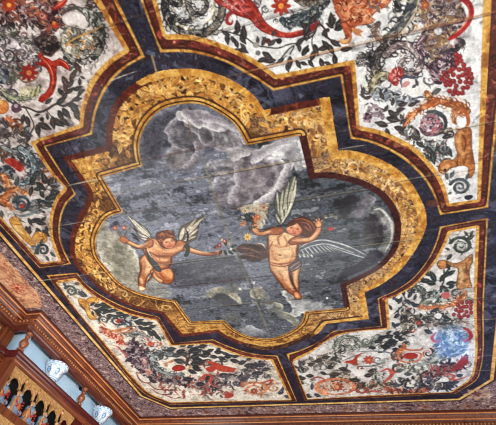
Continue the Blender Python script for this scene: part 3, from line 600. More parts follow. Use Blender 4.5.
    limb([(314.5, 224), (316, 221), (319, 220), (321.6, 222), (322, 226), (319, 228), (316, 227)], 60, (228, 150, 92))
    for p in ([(315.6, 223), (313.4, 221.6)], [(317, 221), (316, 218.6)], [(319, 220.6), (319.2, 218.4)], [(321, 222), (322.4, 220)]): stroke(p, 1.2, (222, 146, 92), idn=60)
    # flowers (67) held high, garland (68) at the other hand
    flower(331, 216, 3, (176, 170, 150), (130, 120, 90), 6, squash=.7, idn=67); flower(336, 217.5, 2.2, (160, 156, 140), (120, 110, 80), 5, idn=67); disc(326, 217, 1.5, (190, 180, 150), idn=67)
    poly([(327, 229), (332, 227), (334, 229), (330, 231)], (186, 70, 60), sm=True, idn=67); stroke([(318, 218), (324, 217), (334, 215)], .9, (70, 60, 40)); leaf(317, 219, 130, 4, 2, (60, 50, 36))
    poly([(237, 208), (248, 205), (260, 203), (270, 204), (269, 212), (264, 222), (259, 228), (256, 214), (244, 212)], [(196, 178, 150), (216, 206, 186), (164, 140, 110)], sm=True, rough=2.2, a=.8)
    flower(245, 211, 4, (220, 206, 170), (190, 84, 46), 9, squash=.7, idn=80); flower(243.5, 223.5, 3.8, (206, 150, 120), (176, 100, 70), 7, idn=81); flower(247.6, 237, 4.4, (226, 190, 120), (206, 130, 50), 8, idn=82)
    flower(264, 207.5, 4, (212, 176, 150), (170, 80, 60), 8, idn=83); flower(256, 210, 3.4, (206, 190, 160), (200, 130, 70), 7, idn=84); flower(258, 217, 3.4, (212, 120, 80), (226, 170, 110), 6, idn=85)
    for p in ([(249, 214), (252, 220), (254, 226)], [(241, 214), (240, 220)], [(249, 226), (250, 232)]): stroke(p, 1, (60, 62, 48))
    for a in ((249, 219, 130), (250, 223, 200), (240, 216, 240), (266, 214, 300), (262, 221, 320), (252, 228, 20)): leaf(a[0], a[1], a[2], 5, 2.4, (76, 80, 68), (150, 150, 130))
    for a in ((264, 214, -60), (263, 219, -70), (261, 223, -80)): leaf(a[0], a[1], a[2], 6, 2.4, (206, 204, 190), (150, 150, 140))
    leaf(245, 218, 160, 4, 2, (190, 190, 170))
DK, GN, NV, MR = (54, 54, 56), (62, 66, 56), (46, 46, 62), (86, 52, 50)
GRY = [(58, 60, 62), (112, 112, 108), (164, 160, 152), (78, 80, 76), (136, 130, 120)]
DGR = [(44, 44, 52), (84, 84, 84), (140, 134, 126), (60, 58, 60), (116, 104, 92)]
MRN = [(54, 38, 44), (98, 64, 60), (150, 128, 128), (74, 48, 52), (140, 84, 68)]
ORG = [(150, 80, 44), (206, 128, 76), (176, 98, 56), (222, 160, 108)]
REDP = [(168, 48, 40), (204, 72, 52), (186, 56, 44), (222, 108, 80)]
GLD = [(168, 112, 48), (212, 156, 76), (190, 132, 60), (226, 180, 104)]
VIO = [(64, 44, 58), (120, 88, 100), (176, 150, 154), (84, 60, 72)]
def leaves(rows, col=DK, hi=(120, 124, 116), k=1.):
    for (x, y, an, L) in rows: leaf(x, y, an, L*k, None, col, hi)
def vine(pts, w=1.4, col=(66, 62, 60)): stroke(pts, w, col, taper=False, tex=.2)
def acanthus(pts, w, w1, pal, dark, light, seed=1, side=1, n=None, fl=1.):
    """a thick leafy scroll: body, lobed fringe and veins following the traced spine"""
    P = cat(pts, False, 5); r_ = np.random.default_rng(seed); N = len(P); step = 2
    for i in range(0, N-1, step):
        u = i/(N-1); ww = w+(w1-w)*u; dx, dy = P[i+1]-P[i]; an = math.degrees(math.atan2(-dy, dx))
        for s in ((side, -side) if abs(side) == 1 and side > 0 else (side,)):
            leaf(P[i][0], P[i][1], an+s*r_.uniform(42, 70), ww*.95*fl*r_.uniform(.8, 1.2), ww*.45, dark if r_.random() < .6 else pal[r_.integers(len(pal))], light)
    stroke(P, w, dark, w1=w1, sm=False); stroke(P, w*.74, pal, w1=w1*.7, sm=False, tex=.5)
    for i in range(1, N-2, 2):          # curled tips along both flanks
        ww = w+(w1-w)*i/(N-1); d = P[i+1]-P[i]; d = d/(np.hypot(*d)+1e-6)
        for s in (1, -1):
            nn = np.array([-d[1], d[0]])*s; a = P[i]+nn*ww*.3; q = [a, a+nn*ww*.45+d*ww*.1, a+nn*ww*.6+d*ww*.45, a+nn*ww*.4+d*ww*.7]
            stroke([tuple(v) for v in q], max(.8, ww*.16), dark if (i//2+s) % 3 else light, a=.85)
    for i in range(0, N-2, 2):
        u = i/(N-1); ww = (w+(w1-w)*u)*.5; d = P[i+1]-P[i]; d = d/(np.hypot(*d)+1e-6); nn = np.array([-d[1], d[0]]); o = r_.uniform(-.7, .7)
        a = P[i]+nn*ww*o; b = a+d*ww*1.1+nn*ww*.3
        stroke([tuple(a), tuple((a+b)/2+nn*.4), tuple(b)], max(.6, ww*.22), light if r_.random() < .5 else dark, a=.8)
def tangle(pts, n, seed, cols, rr=(4, 9)):
    """ground of small scrolls and leaf tips between the big motifs"""
    r_ = np.random.default_rng(seed); p = np.array(pts); lo, hi = p.min(0), p.max(0); c = t = 0
    while c < n and t < n*30:
        t += 1; x, y = r_.uniform(lo[0], hi[0]), r_.uniform(lo[1], hi[1]); ins = False; m = len(p)
        for i in range(m):
            (xa, ya), (xb, yb) = p[i], p[(i+1) % m]
            if (ya > y) != (yb > y) and x < (xb-xa)*(y-ya)/(yb-ya)+xa: ins = not ins
        if not ins: continue
        c += 1; r = r_.uniform(*rr); col = cols[r_.integers(len(cols))]; dk = tuple(int(v*.6) for v in col)
        spiral(x, y, r, r_.uniform(.7, 1.5), dk, r*.34, a0=r_.uniform(0, 360), cw=r_.choice([-1, 1]), sq=.8)
        spiral(x, y, r*.93, r_.uniform(.6, 1.1), col, r*.2, a0=r_.uniform(0, 360), cw=r_.choice([-1, 1]), sq=.8)
        for k in range(1): leaf(x+r_.normal(0, r*.5), y+r_.normal(0, r*.5), r_.uniform(0, 360), r*1.1, r*.4, dk, col)
LILAC = [(150, 138, 144), (176, 166, 168), (116, 108, 114), (96, 98, 100), (130, 104, 104), (134, 136, 124)]
def panel_tl():
    tangle([(-15, 28), (30, 30), (40, 50), (36, 70), (18, 84), (40, 90), (30, 100), (-15, 120)], 46, 101, LILAC)
    tangle([(-5, 112), (30, 120), (28, 140), (42, 160), (60, 185), (48, 215), (30, 215), (-5, 200)], 40, 102, LILAC+[(90, 108, 116), (180, 110, 70)])
    tangle([(58, 10), (100, 0), (104, 40), (92, 60), (70, 70), (56, 50)], 14, 103, LILAC)
    # scaly dark mass of the mask at the top, maroon and red
    mass([(-20, -12), (48, -4), (60, 3), (66, 12), (64, 24), (58, 31), (52, 36), (57, 42), (58, 50), (50, 57), (43, 52), (37, 46), (35, 38), (40, 32), (34, 24), (28, 22), (22, 28), (17, 22), (12, 28), (7, 22), (3, 27), (-4, 18), (-20, 16)], MRN, [(48, 34, 42), (150, 124, 126), (48, 34, 42), (150, 74, 60), (180, 120, 92), (96, 60, 58), (206, 194, 188)], 170, 6, 3, rough=2.5)
    mass([(36, 36), (46, 34), (56, 36), (60, 44), (56, 52), (46, 54), (38, 50), (35, 44)], [(48, 40, 44), (84, 68, 66), (60, 48, 50)], [(130, 112, 106), (40, 32, 38)], 24, 4, 4)
    flower(9, 5, 8, (188, 70, 44), (226, 150, 60), 9); flower(3, -3, 5, (150, 50, 44), (210, 120, 60), 7)
    spiral(42, 15, 5, 1.6, (180, 60, 46), 1.4); spiral(42, 15, 3, 1, (214, 150, 130), 1.)
    disc(55, 25, 3.6, (200, 74, 44), tex=.4); disc(54, 23, 1.6, (224, 150, 80))
    for x in (8, 14, 20, 27, 33): leaves([(x, 24, -95, 6), (x+2, 22, -70, 5)], (62, 50, 54))
    stroke([(52, 10), (58, 6), (64, 2), (68, -4)], 4.4, (190, 44, 40)); stroke([(54, 8), (60, 4), (66, -1)], 1.4, (230, 110, 80))
    # scroll round the pale medallion
    stroke([(60, 14), (68, 8), (78, 7), (86, 10), (94, 8), (102, 2), (108, -6)], 2.2, (84, 78, 80)); stroke([(62, 18), (66, 12), (76, 8)], 1.2, (60, 54, 58))
    poly([(62, 16), (70, 11), (80, 12), (87, 18), (88, 26), (82, 30), (76, 26), (68, 26), (63, 22)], (216, 206, 204), sm=True, rim=(150, 136, 132), rimw=2)
    acanthus([(86, 12), (94, 16), (100, 26), (102, 38), (99, 50), (92, 58), (82, 62), (72, 60), (65, 52), (63, 42), (67, 34), (75, 30), (84, 33), (88, 41), (84, 49), (77, 49)], 8.5, 3, GRY, (56, 58, 58), (190, 186, 172), 5, 1, fl=.8)
    mass([(62, 34), (70, 26), (78, 30), (84, 36), (90, 30), (96, 36), (92, 48), (86, 54), (76, 56), (66, 52), (62, 44)], [(96, 92, 84), (160, 152, 138), (120, 112, 98), (196, 186, 170)], [(214, 150, 80), (52, 50, 50), (226, 220, 210), (90, 96, 84), (190, 120, 60)], 60, 5, 7, rough=2)
    stroke([(66, 44), (76, 38), (90, 32), (102, 26)], 1.4, (206, 150, 80)); disc(69, 48, 2.4, (230, 224, 214))
    spiral(76, 72, 6, 1.5, (80, 86, 84), 2.4, a0=200); spiral(77, 72, 4, 1, (190, 184, 176), 1); leaves([(80, 76, -30, 6), (74, 66, 100, 5)], (90, 90, 88))
    curls([(84, 58), (94, 56), (96, 66), (88, 76), (80, 66)], [(160, 148, 146), (226, 216, 214)], 14, 5, 2, 1.6)
    # red acanthus and flower
    poly([(37, 53), (41, 52), (44, 57), (48, 58), (52, 61), (56, 60), (59, 58), (65, 61), (70, 66), (70, 71), (66, 69), (61, 66), (57, 66), (56.5, 72), (57, 79), (56, 86), (53, 94), (48, 99), (42, 103), (38, 101), (40, 96), (45, 93), (49, 87), (50, 80), (49, 73), (46, 68), (42, 66), (37, 65), (35, 62), (40, 62), (41, 60), (37, 57)], [(190, 48, 34), (214, 74, 50), (200, 58, 40), (172, 40, 34)], rim=(120, 30, 26), rimw=1.2, tex=.4, idn=14)
    for p in ([(42, 58), (48, 64), (52, 72), (53, 82), (50, 92)], [(60, 60), (66, 64), (69, 69)], [(46, 62), (51, 68)]): stroke(p, 1.1, (236, 124, 90))
    flower(29, 73, 9.5, (176, 50, 44), (206, 124, 70), 8, idn=17)
    acanthus([(-12, 33), (-2, 33), (8, 36), (16, 40), (26, 40), (34, 46), (37, 54), (34, 62)], 5, 2, GRY, (72, 66, 70), (196, 184, 184), 9, 1, fl=.8)
    mass([(0, 42), (10, 38), (22, 44), (30, 50), (33, 58), (26, 62), (16, 60), (10, 66), (2, 62), (-8, 56)], [(110, 98, 104), (170, 156, 162), (196, 184, 186), (84, 76, 82)], [(70, 66, 72), (226, 216, 216), (140, 106, 110), (110, 122, 110)], 50, 7, 12)
    spiral(8, 55, 9, 1.4, (72, 66, 70), 2.4, a0=180, cw=-1); spiral(22, 54, 7, 1.3, (90, 82, 84), 2, a0=90)
    mass([(-6, 68), (4, 66), (9, 70), (9, 78), (4, 84), (-6, 84)], [(58, 66, 78), (96, 104, 112), (70, 70, 84)], [(150, 156, 160), (36, 38, 50)], 18, 4, 13)
    stroke([(0, 66), (10, 68), (18, 76), (24, 82), (34, 80), (40, 72)], 1.8, (120, 92, 70))
    acanthus([(-6, 88), (4, 94), (14, 98), (26, 98), (36, 92), (40, 86)], 7, 3, [(90, 100, 88), (150, 150, 120), (120, 124, 110)], (66, 72, 70), (206, 200, 160), 15, 1, fl=.9)
    for x in (20, 24, 28, 32, 36): stroke([(x, 97), (x+1.4, 92), (x+3, 86)], 1.6, (196, 186, 130))
    vine([(0, 92), (8, 100), (18, 106), (28, 108), (38, 112), (46, 110), (56, 104), (64, 106), (74, 100), (84, 90)], 2, (70, 60, 62)); vine([(24, 106), (30, 116), (34, 126), (30, 134)], 1.3); vine([(46, 110), (52, 118), (50, 124)], 1.1)
    leaves([(56, 104, 35, 12), (62, 100, 60, 10), (66, 94, 40, 10), (73, 90, 20, 10), (66, 104, -10, 12), (62, 108, -50, 13), (70, 104, -45, 14), (58, 110, -62, 12), (72, 100, 10, 10), (66, 88, 45, 11), (58, 88, -60, 8), (52, 118, -35, 14), (52, 116, -80, 13), (48, 120, 100, 7), (44, 122, 140, 6), (60, 118, -40, 12), (38, 123, -25, 14), (37, 124, -80, 12), (24, 114, -100, 10), (26, 116, -70, 11), (22, 110, 160, 8), (30, 134, -110, 9), (20, 132, -20, 12), (18, 108, 120, 8), (40, 114, 200, 6), (45, 104, 40, 9), (12, 108, 20, 9), (78, 96, 60, 8), (70, 82, 70, 9), (74, 110, -60, 12), (80, 86, 95, 8)], (62, 58, 60))
    leaves([(74, 62, -55, 12), (62, 76, -60, 13), (70, 80, 60, 12), (64, 84, -70, 10)], (78, 60, 58)); disc(42, 119, 2, DK); disc(62, 92, 2, DK)
    disc(2, 107, 7, [(196, 104, 48), (222, 150, 84), (206, 120, 60)], rim=(140, 70, 40)); disc(0, 102, 3, (226, 170, 100)); flower(8, 121, 6, (206, 110, 70), (220, 150, 90), 7)
    disc(16, 108, 5, (96, 70, 82)); disc(16, 106, 2, (170, 150, 160))
    # dark tangle beside the frame, blue-green plume with the red fruit
    mass([(0, 118), (6, 124), (14, 132), (22, 136), (28, 146), (24, 154), (14, 156), (6, 150), (-8, 140)], [(74, 70, 74), (130, 122, 122), (180, 168, 164)], [(60, 58, 62), (206, 196, 190), (110, 90, 84)], 44, 6, 19)
    leaves([(14, 134, 60, 9), (17, 142, 20, 9), (8, 128, 100, 8), (22, 132, -20, 11), (12, 148, -40, 10), (2, 136, 150, 9), (3, 120, -60, 9)], (78, 74, 78))
    acanthus([(4, 148), (14, 152), (26, 152), (34, 158), (38, 168), (42, 174)], 6, 3, [(104, 112, 116), (150, 152, 150), (84, 92, 98)], (66, 70, 72), (206, 204, 198), 22, 1, fl=.7)
    acanthus([(22, 150), (30, 156), (34, 166), (33, 176), (26, 183), (16, 184)], 9, 4, [(74, 92, 104), (120, 138, 142), (92, 108, 118), (160, 170, 170)], (52, 62, 72), (196, 204, 204), 23, 1, fl=.7)
    poly([(5, 160), (12, 158), (20, 163), (24, 168), (20, 172), (14, 168), (8, 164)], [(186, 50, 44), (214, 80, 60)], sm=True, tex=.4)
    leaves([(34, 164, -10, 11), (38, 168, 60, 7), (30, 176, -60, 10), (24, 156, 170, 9), (18, 176, -100, 10), (36, 180, 80, 10)], (74, 80, 84))
    mass([(0, 168), (8, 166), (14, 172), (12, 180), (4, 182), (-8, 178)], [(60, 64, 74), (104, 110, 118)], [(160, 164, 166), (44, 46, 58)], 18, 5, 25)
    # orange plant
    acanthus([(4, 176), (8, 184), (8, 192), (2, 200), (-8, 204)], 6, 3, ORG, (150, 86, 50), (236, 190, 140), 26, 1, fl=.8)
    acanthus([(8, 194), (16, 188), (24, 194), (30, 190)], 4, 2, ORG, (160, 90, 54), (236, 190, 140), 27, 1, fl=.8); acanthus([(4, 200), (8, 206), (14, 209)], 4, 2, ORG, (160, 90, 54), (236, 190, 140), 28, 1)
    leaves([(30, 184, 60, 11), (34, 190, 20, 10), (36, 182, -40, 12), (32, 186, -100, 10), (46, 184, 110, 12), (48, 186, 60, 10), (50, 186, -10, 8), (44, 198, 120, 9), (46, 200, 30, 12), (44, 202, -30, 10), (54, 196, -60, 10), (52, 196, 80, 8), (42, 206, 200, 7), (60, 196, 130, 8), (32, 176, 30, 10)], (54, 58, 60))
    spiral(22, 205, 9, 1.7, (66, 82, 92), 3, a0=200, leaves=6, lcol=(82, 94, 98)); disc(22, 206, 2.4, (186, 62, 48)); spiral(36, 208, 6, 1.2, (96, 104, 108), 2, a0=20)
    stroke([(14, 214), (22, 216), (32, 213), (38, 206)], 2.6, (120, 130, 134)); 
    leaves([(30, 222, 20, 10), (34, 220, -20, 12), (28, 218, -60, 8), (40, 222, 40, 8), (36, 228, -50, 10), (42, 230, -40, 10), (38, 228, -100, 9), (30, 226, -100, 8), (46, 226, -80, 8), (26, 226, -80, 9), (34, 234, -10, 8)], (54, 56, 60))
    stroke([(14, 213), (18, 219), (26, 223)], 1.6, (70, 72, 76)); spiral(27, 231, 4, 1.3, (70, 76, 80), 1.6)
    # gilt sphinx along the edge
    poly([(9, 221), (12, 217), (17, 217), (21, 222), (24, 228), (29, 234), (33, 240), (36, 244), (33, 247), (27, 243), (20, 236), (14, 229)], GLD, sm=True, idn=13, rim=(140, 86, 40), rimw=1.4, tex=.3)
    poly([(32, 237), (36, 232), (42, 232), (47, 236), (47, 241), (42, 243), (36, 242)], GLD, sm=True, idn=13, rim=(140, 86, 40), rimw=1.4, tex=.3); stroke([(38, 236), (43, 237), (45, 240)], 1, (140, 86, 40)); stroke([(22, 240), (30, 240), (36, 243)], 2.6, (200, 140, 62), idn=13)
    spiral(43, 250, 6.5, 1.6, (66, 74, 78), 3, a0=150, leaves=6, lcol=(74, 80, 82)); leaves([(40, 244, 60, 6), (50, 252, -40, 7), (36, 246, 190, 5), (46, 256, -60, 6), (38, 250, -130, 6)], (70, 76, 78))
    leaves([(1, 210, -80, 8), (2, 152, 200, 10), (4, 214, 200, 8)], (90, 92, 92)); spiral(3, 188, 4, 1, (90, 96, 100), 1.4)
def panel_tr():
    tangle([(330, 0), (470, -5), (460, 60), (430, 100), (380, 120), (365, 100), (360, 60), (330, 20)], 26, 104, [(150, 140, 146), (176, 168, 170), (100, 98, 102), (160, 120, 104)], (3, 7))
    tangle([(212, -8), (330, -8), (320, 12), (280, 28), (240, 12)], 12, 105, [(150, 140, 146), (120, 110, 112)], (3, 6)); tangle([(400, 130), (450, 128), (448, 175), (430, 160)], 10, 106, LILAC, (3, 6))
    # big grey volute at the upper left
    acanthus([(197, -20), (188, -13), (176, -13), (168, -5), (165, 6), (168, 18), (176, 28), (188, 33), (203, 33), (214, 27), (221, 16), (222, 2), (219, -12)], 10, 8, DGR, (46, 48, 52), (186, 178, 158), 31, 1, fl=.6)
    acanthus([(170, 16), (180, 22), (190, 20), (197, 14)], 6, 3, DGR, (46, 48, 52), (196, 190, 172), 32, 1); acanthus([(166, -2), (174, 4), (181, 4), (180, -3)], 7, 3, DGR, (46, 48, 52), (186, 178, 160), 33, 1, fl=.6)
    acanthus([(190, -8), (188, 4), (193, 13), (202, 13), (207, 5), (203, -3), (196, -1)], 8, 3, DGR, (44, 42, 46), (180, 164, 146), 34, 1, fl=.6)
    for p in ([(206, 22), (213, 18), (217, 8)], [(176, 22), (184, 28), (194, 29)], [(210, 12), (214, 4), (214, -6)]): stroke(p, 2, (184, 150, 96), a=.7)
    disc(186, 28, 2, (224, 222, 216)); disc(177, 24, 1.6, (216, 214, 206)); disc(210, 22, 1.5, (220, 220, 220))
    # crimson scroll
    poly([(212, -8), (236, -8), (246, -4), (255, 4), (260, 12), (266, 22), (275, 29), (286, 33), (298, 31), (310, 26), (318, 20), (320, 24), (310, 33), (296, 37), (284, 38), (270, 35), (258, 29), (250, 20), (242, 17), (234, 14), (226, 8), (217, 4)], [(150, 44, 42), (186, 60, 54), (206, 96, 84), (168, 50, 46)], sm=True, rim=(104, 32, 34), rimw=1.6, tex=.4, rough=.6, idn=24)
    stroke([(246, 0), (254, 10), (262, 22), (274, 30), (288, 34), (304, 30)], 3, (206, 70, 52)); stroke([(220, -2), (232, 6), (242, 14)], 2.2, (214, 140, 134)); stroke([(228, -4), (238, 4), (246, 14)], 1.8, (200, 104, 100))
    curls([(218, -4), (236, -4), (246, 6), (248, 16), (234, 12), (222, 4)], [(216, 150, 144), (140, 44, 44), (120, 90, 100)], 26, 6, 5, 1.1)
    stroke([(242, 13), (234, 12), (228, 16), (227, 22), (231, 24), (233, 20)], 3.6, (178, 54, 50)); 
    flower(281, 6, 10, (190, 62, 46), (216, 140, 60), 8); mass([(290, -8), (304, -8), (318, -6), (326, 0), (318, 6), (304, 8), (296, 3)], DGR, [(60, 56, 52), (196, 190, 176), (130, 100, 70)], 24, 6, 36)
    mass([(280, 20), (288, 17), (296, 12), (310, 8), (324, -2), (330, 0), (324, 10), (316, 20), (306, 27), (296, 27), (286, 28)], [(56, 66, 74), (104, 112, 114), (76, 84, 88), (150, 150, 140)], [(44, 52, 62), (176, 176, 162), (110, 118, 116)], 60, 7, 37)
    for x in (284, 288, 294, 300): stroke([(x, 26), (x+4, 20), (x+12, 14)], 1., (44, 50, 58))
    # flower stems above the blue band
    vine([(222, 31), (232, 33), (246, 38), (256, 45), (266, 47), (278, 48), (290, 44), (300, 43), (308, 36), (316, 30)], 1.4); vine([(280, 60), (288, 50), (294, 46), (290, 54)], 1.5); vine([(266, 66), (278, 62), (286, 56)], 1)
    leaves([(222, 32, -20, 9), (227, 33, -85, 12), (231, 36, -60, 9), (233, 33, 20, 8), (238, 34, 95, 14), (242, 38, 80, 13), (240, 34, -60, 12), (245, 40, 100, 14), (238, 48, 110, 10), (243, 52, 160, 9), (240, 48, -30, 10), (246, 50, 130, 9), (262, 46, 70, 10), (268, 46, 40, 11), (258, 44, 95, 8), (262, 52, -30, 12), (268, 58, 200, 12), (276, 60, 190, 12), (284, 58, 220, 10), (290, 56, -90, 13), (286, 64, -70, 9), (296, 60, -60, 10), (300, 52, 100, 9), (296, 46, 50, 12), (304, 40, 60, 12), (268, 42, 140, 8), (272, 36, 60, 8)], (62, 56, 60), k=.95)
    disc(279, 41, 3, (48, 46, 50)); disc(268, 41, 2.8, [(70, 50, 50), (120, 60, 50)]); disc(258, 53, 2.6, (110, 106, 104)); disc(256, 45, 3, (150, 144, 138)); disc(307, 50, 2.6, (56, 52, 54)); disc(328, 30, 2, (60, 56, 56))
    # dark plumes, then leaves on white
    leaves([(304, 36, 70, 14), (310, 24, 60, 12), (306, 30, 120, 9), (302, 56, 60, 12), (314, 44, -70, 12), (318, 50, 20, 12), (315, 50, -110, 12), (320, 58, -70, 11), (324, 62, -20, 8), (330, 50, 130, 12), (334, 54, -80, 12), (340, 50, 10, 12), (328, 44, -60, 12), (326, 38, 100, 10), (330, 40, -30, 12), (300, 62, -20, 8), (308, 60, -50, 9), (336, 62, -100, 8), (322, 36, 60, 8)], (54, 48, 50)); vine([(306, 40), (314, 34), (318, 24), (324, 28), (328, 38), (338, 42), (346, 38), (350, 30)], 2, (70, 56, 56)); vine([(318, 24), (312, 40), (314, 52)], 1.2)
    leaves([(330, 26, 50, 9), (332, 28, 95, 15), (336, 30, 70, 12), (334, 30, 20, 11), (334, 28, 150, 9)], (52, 48, 48))
    # orange acanthus
    poly([(333, -8), (352, -6), (372, -8), (392, -6), (388, 6), (380, 10), (372, 16), (376, 20), (368, 25), (358, 26), (353, 30), (350, 36), (347, 40), (343, 30), (340, 20), (335, 10)], [(140, 66, 40), (186, 94, 58), (164, 78, 48), (206, 128, 88)], sm=True, rough=1.2, rim=(110, 50, 34), rimw=1.2, tex=.4)
    curls([(336, -4), (388, -4), (372, 20), (352, 28), (342, 20)], [(214, 150, 110), (120, 52, 36), (232, 186, 150), (96, 44, 34)], 70, 9, 38, 1.1)
    stroke([(348, 30), (351, 36), (349, 42), (343, 43), (338, 40)], 2.6, (190, 116, 66)); leaves([(352, 28, -40, 12), (353, 30, -10, 10)], (186, 116, 76)); poly([(340, 38), (346, 40), (350, 37), (347, 43), (341, 43)], (214, 160, 104))
    spiral(373, 2, 7, 1.3, (96, 84, 86), 2); leaves([(376, 6, -60, 8), (384, 6, -20, 6)], (130, 100, 90))
    # grey-blue long acanthus
    acanthus([(418, -8), (414, 4), (408, 16), (400, 26), (392, 34), (386, 38)], 17, 8, [(66, 72, 82), (120, 122, 120), (90, 92, 96), (160, 152, 138)], (52, 52, 56), (196, 188, 172), 40, 1, fl=.5)
    stroke([(420, -4), (416, 10), (408, 24), (400, 34)], 2.4, (206, 190, 160)); acanthus([(398, 10), (396, 2), (400, -4)], 5, 3, DGR, (56, 54, 58), (170, 160, 150), 41, 1)
    acanthus([(378, 24), (374, 30), (376, 36), (380, 40)], 6, 4, [(120, 90, 80), (160, 130, 110), (90, 76, 72)], (84, 70, 68), (206, 180, 160), 42, 1, fl=.8); leaves([(374, 36, 190, 6), (372, 28, 150, 7)], (90, 84, 84))
    stroke([(410, 30), (414, 25), (417, 27), (415, 31)], 1.4, (190, 140, 80))
    # lower dark scrolls
    acanthus([(375, 84), (376, 72), (376, 60), (380, 50), (388, 44), (398, 43)], 11, 6, DGR, (50, 46, 50), (170, 160, 150), 43, 1, fl=.7)
    acanthus([(374, 62), (366, 56), (359, 58), (357, 64)], 7, 3, DGR, (56, 52, 58), (150, 140, 140), 44, 1, fl=.7); acanthus([(376, 74), (368, 64), (358, 66)], 5, 2, DGR, (60, 54, 60), (150, 140, 140), 45, 1, fl=.5); stroke([(361, 84), (362, 90), (366, 94), (372, 92), (375, 86)], 1.8, (64, 56, 56))
    acanthus([(386, 54), (396, 46), (408, 46), (418, 54), (421, 64), (416, 73), (407, 74), (400, 68), (403, 60), (409, 60)], 10, 4, [(84, 70, 76), (150, 132, 130), (110, 92, 94), (184, 172, 168)], (58, 48, 54), (206, 196, 190), 46, 1, fl=.7)
    flower(401, 56, 3, (226, 220, 216), (160, 120, 90), 6)
    acanthus([(374, 92), (372, 84), (378, 76), (386, 74), (390, 80)], 9, 4, [(116, 110, 92), (156, 146, 118), (90, 86, 74)], (74, 66, 60), (200, 190, 150), 47, 1, fl=.6)
    poly([(390, 72), (396, 67), (402, 68), (404, 74), (400, 80), (397, 86), (392, 84), (388, 78)], [(180, 58, 56), (206, 96, 90), (160, 50, 50)], sm=True, tex=.4, rim=(110, 36, 40)); curls([(391, 70), (402, 70), (399, 82), (390, 80)], [(226, 160, 150), (120, 40, 44)], 12, 5, 6, 1)
    mass([(374, 92), (382, 86), (392, 90), (400, 94), (414, 98), (422, 100), (418, 104), (404, 104), (390, 102), (378, 100), (370, 97)], [(84, 88, 98), (140, 144, 148), (180, 184, 186), (64, 64, 74)], [(54, 54, 66), (206, 208, 210), (120, 124, 134)], 46, 8, 48)
    poly([(400, 80), (408, 78), (420, 82), (430, 88), (430, 94), (420, 98), (406, 94), (400, 88)], (224, 222, 220), sm=True); stroke([(402, 88), (401, 80), (406, 77), (414, 78), (422, 76)], 2.4, (70, 78, 96)); poly([(402, 84), (407, 81), (410, 83), (406, 87), (403, 87)], (196, 130, 130), sm=True); leaves([(418, 86, 110, 7), (412, 88, 40, 6)], (70, 70, 80))
    # pomegranate mass and red bow at the right
    mass([(418, 6), (424, -6), (440, -10), (456, -4), (463, 6), (466, 16), (462, 26), (456, 34), (450, 42), (454, 52), (448, 60), (438, 66), (430, 72), (426, 66), (430, 56), (424, 50), (418, 44), (420, 36), (424, 28), (420, 18)], [(74, 62, 66), (124, 106, 106), (166, 150, 150), (92, 72, 68), (140, 112, 88)], [(54, 44, 52), (196, 184, 184), (150, 96, 70), (110, 92, 108), (206, 176, 140)], 150, 6, 49, rough=2.5)
    flower(425, 5, 5, (190, 96, 60), (214, 140, 70), 7); disc(438, 31, 4.4, (206, 204, 204), rim=(120, 112, 112)); flower(438, 30, 2.6, (226, 224, 222), (120, 130, 150), 5)
    stroke([(452, -6), (462, -2), (470, 6), (471, 16), (466, 26), (458, 34), (451, 38)], 5.2, (190, 46, 46), taper=False); stroke([(468, 4), (469, 16), (464, 25), (456, 33)], 1.6, (226, 110, 96))
    acanthus([(424, 38), (419, 44), (421, 52), (428, 56)], 7, 4, VIO, (60, 48, 58), (190, 176, 176), 50, 1, fl=.6)
    mass([(426, 66), (436, 58), (452, 54), (460, 58), (456, 68), (446, 74), (440, 84), (432, 80), (428, 72)], VIO, [(54, 42, 56), (200, 186, 190), (110, 96, 104)], 50, 6, 51); mass([(454, 40), (460, 37), (465, 42), (463, 49), (456, 49)], VIO, DGR, 10, 4, 58, rough=1.5); stroke([(456, 38), (462, 40), (462, 48)], 2, (60, 54, 58)); leaves([(452, 52, 30, 10), (450, 60, 10, 9)], (58, 50, 58))
    berries((440, 52, 474, 96), 70, 2.6, (166, 50, 54), 3, [(456, 53), (463, 55), (465, 64), (470, 68), (472, 78), (471, 86), (464, 92), (458, 98), (450, 92), (443, 86), (441, 76), (448, 70), (455, 66)], idn=25)
    poly([(433, 91), (438, 88), (441, 90), (436, 95), (432, 95)], (92, 94, 92), sm=True, rim=(50, 50, 54)); stroke([(414, 99), (420, 97), (428, 98)], 2, (70, 74, 90))
    # orange acanthus into the sphinx, flower medallion
    acanthus([(466, 112), (460, 106), (450, 104), (440, 101), (430, 98), (426, 92)], 9, 4, ORG, (132, 68, 40), (232, 180, 130), 52, 1, fl=.8)
    acanthus([(436, 102), (426, 106), (416, 112), (408, 116)], 8, 3, ORG, (132, 68, 40), (232, 180, 130), 53, 1, fl=.8); acanthus([(414, 114), (408, 120), (404, 126)], 5, 3, ORG, (132, 68, 40), (232, 180, 130), 54, 1)
    stroke([(452, 106), (460, 108), (467, 115), (468, 124), (462, 130), (455, 128)], 3.4, (176, 98, 54)); stroke([(454, 122), (458, 115), (464, 118)], 1.6, (190, 110, 60)); acanthus([(456, 108), (453, 118), (456, 124)], 4, 2, ORG, (150, 80, 46), (232, 180, 130), 55, 1)
    spiral(433, 124, 14, 1.15, (70, 76, 80), 4, a0=250, sq=.9, r1=.75); disc(431, 125, 11.5, [(96, 70, 86), (150, 120, 134), (180, 160, 166), (126, 66, 76)], tex=.6, rough=1.5, idn=27)
    curls([(424, 118), (438, 117), (442, 126), (434, 134), (424, 132)], [(84, 48, 66), (180, 100, 104), (206, 190, 196), (70, 60, 90)], 44, 4, 8, 1.3)
    # leaves between
    vine([(376, 122), (384, 124), (394, 122), (402, 120), (404, 114)], 1.2, (110, 90, 80)); vine([(404, 120), (404, 130), (407, 138)], 1.2, (110, 76, 60))
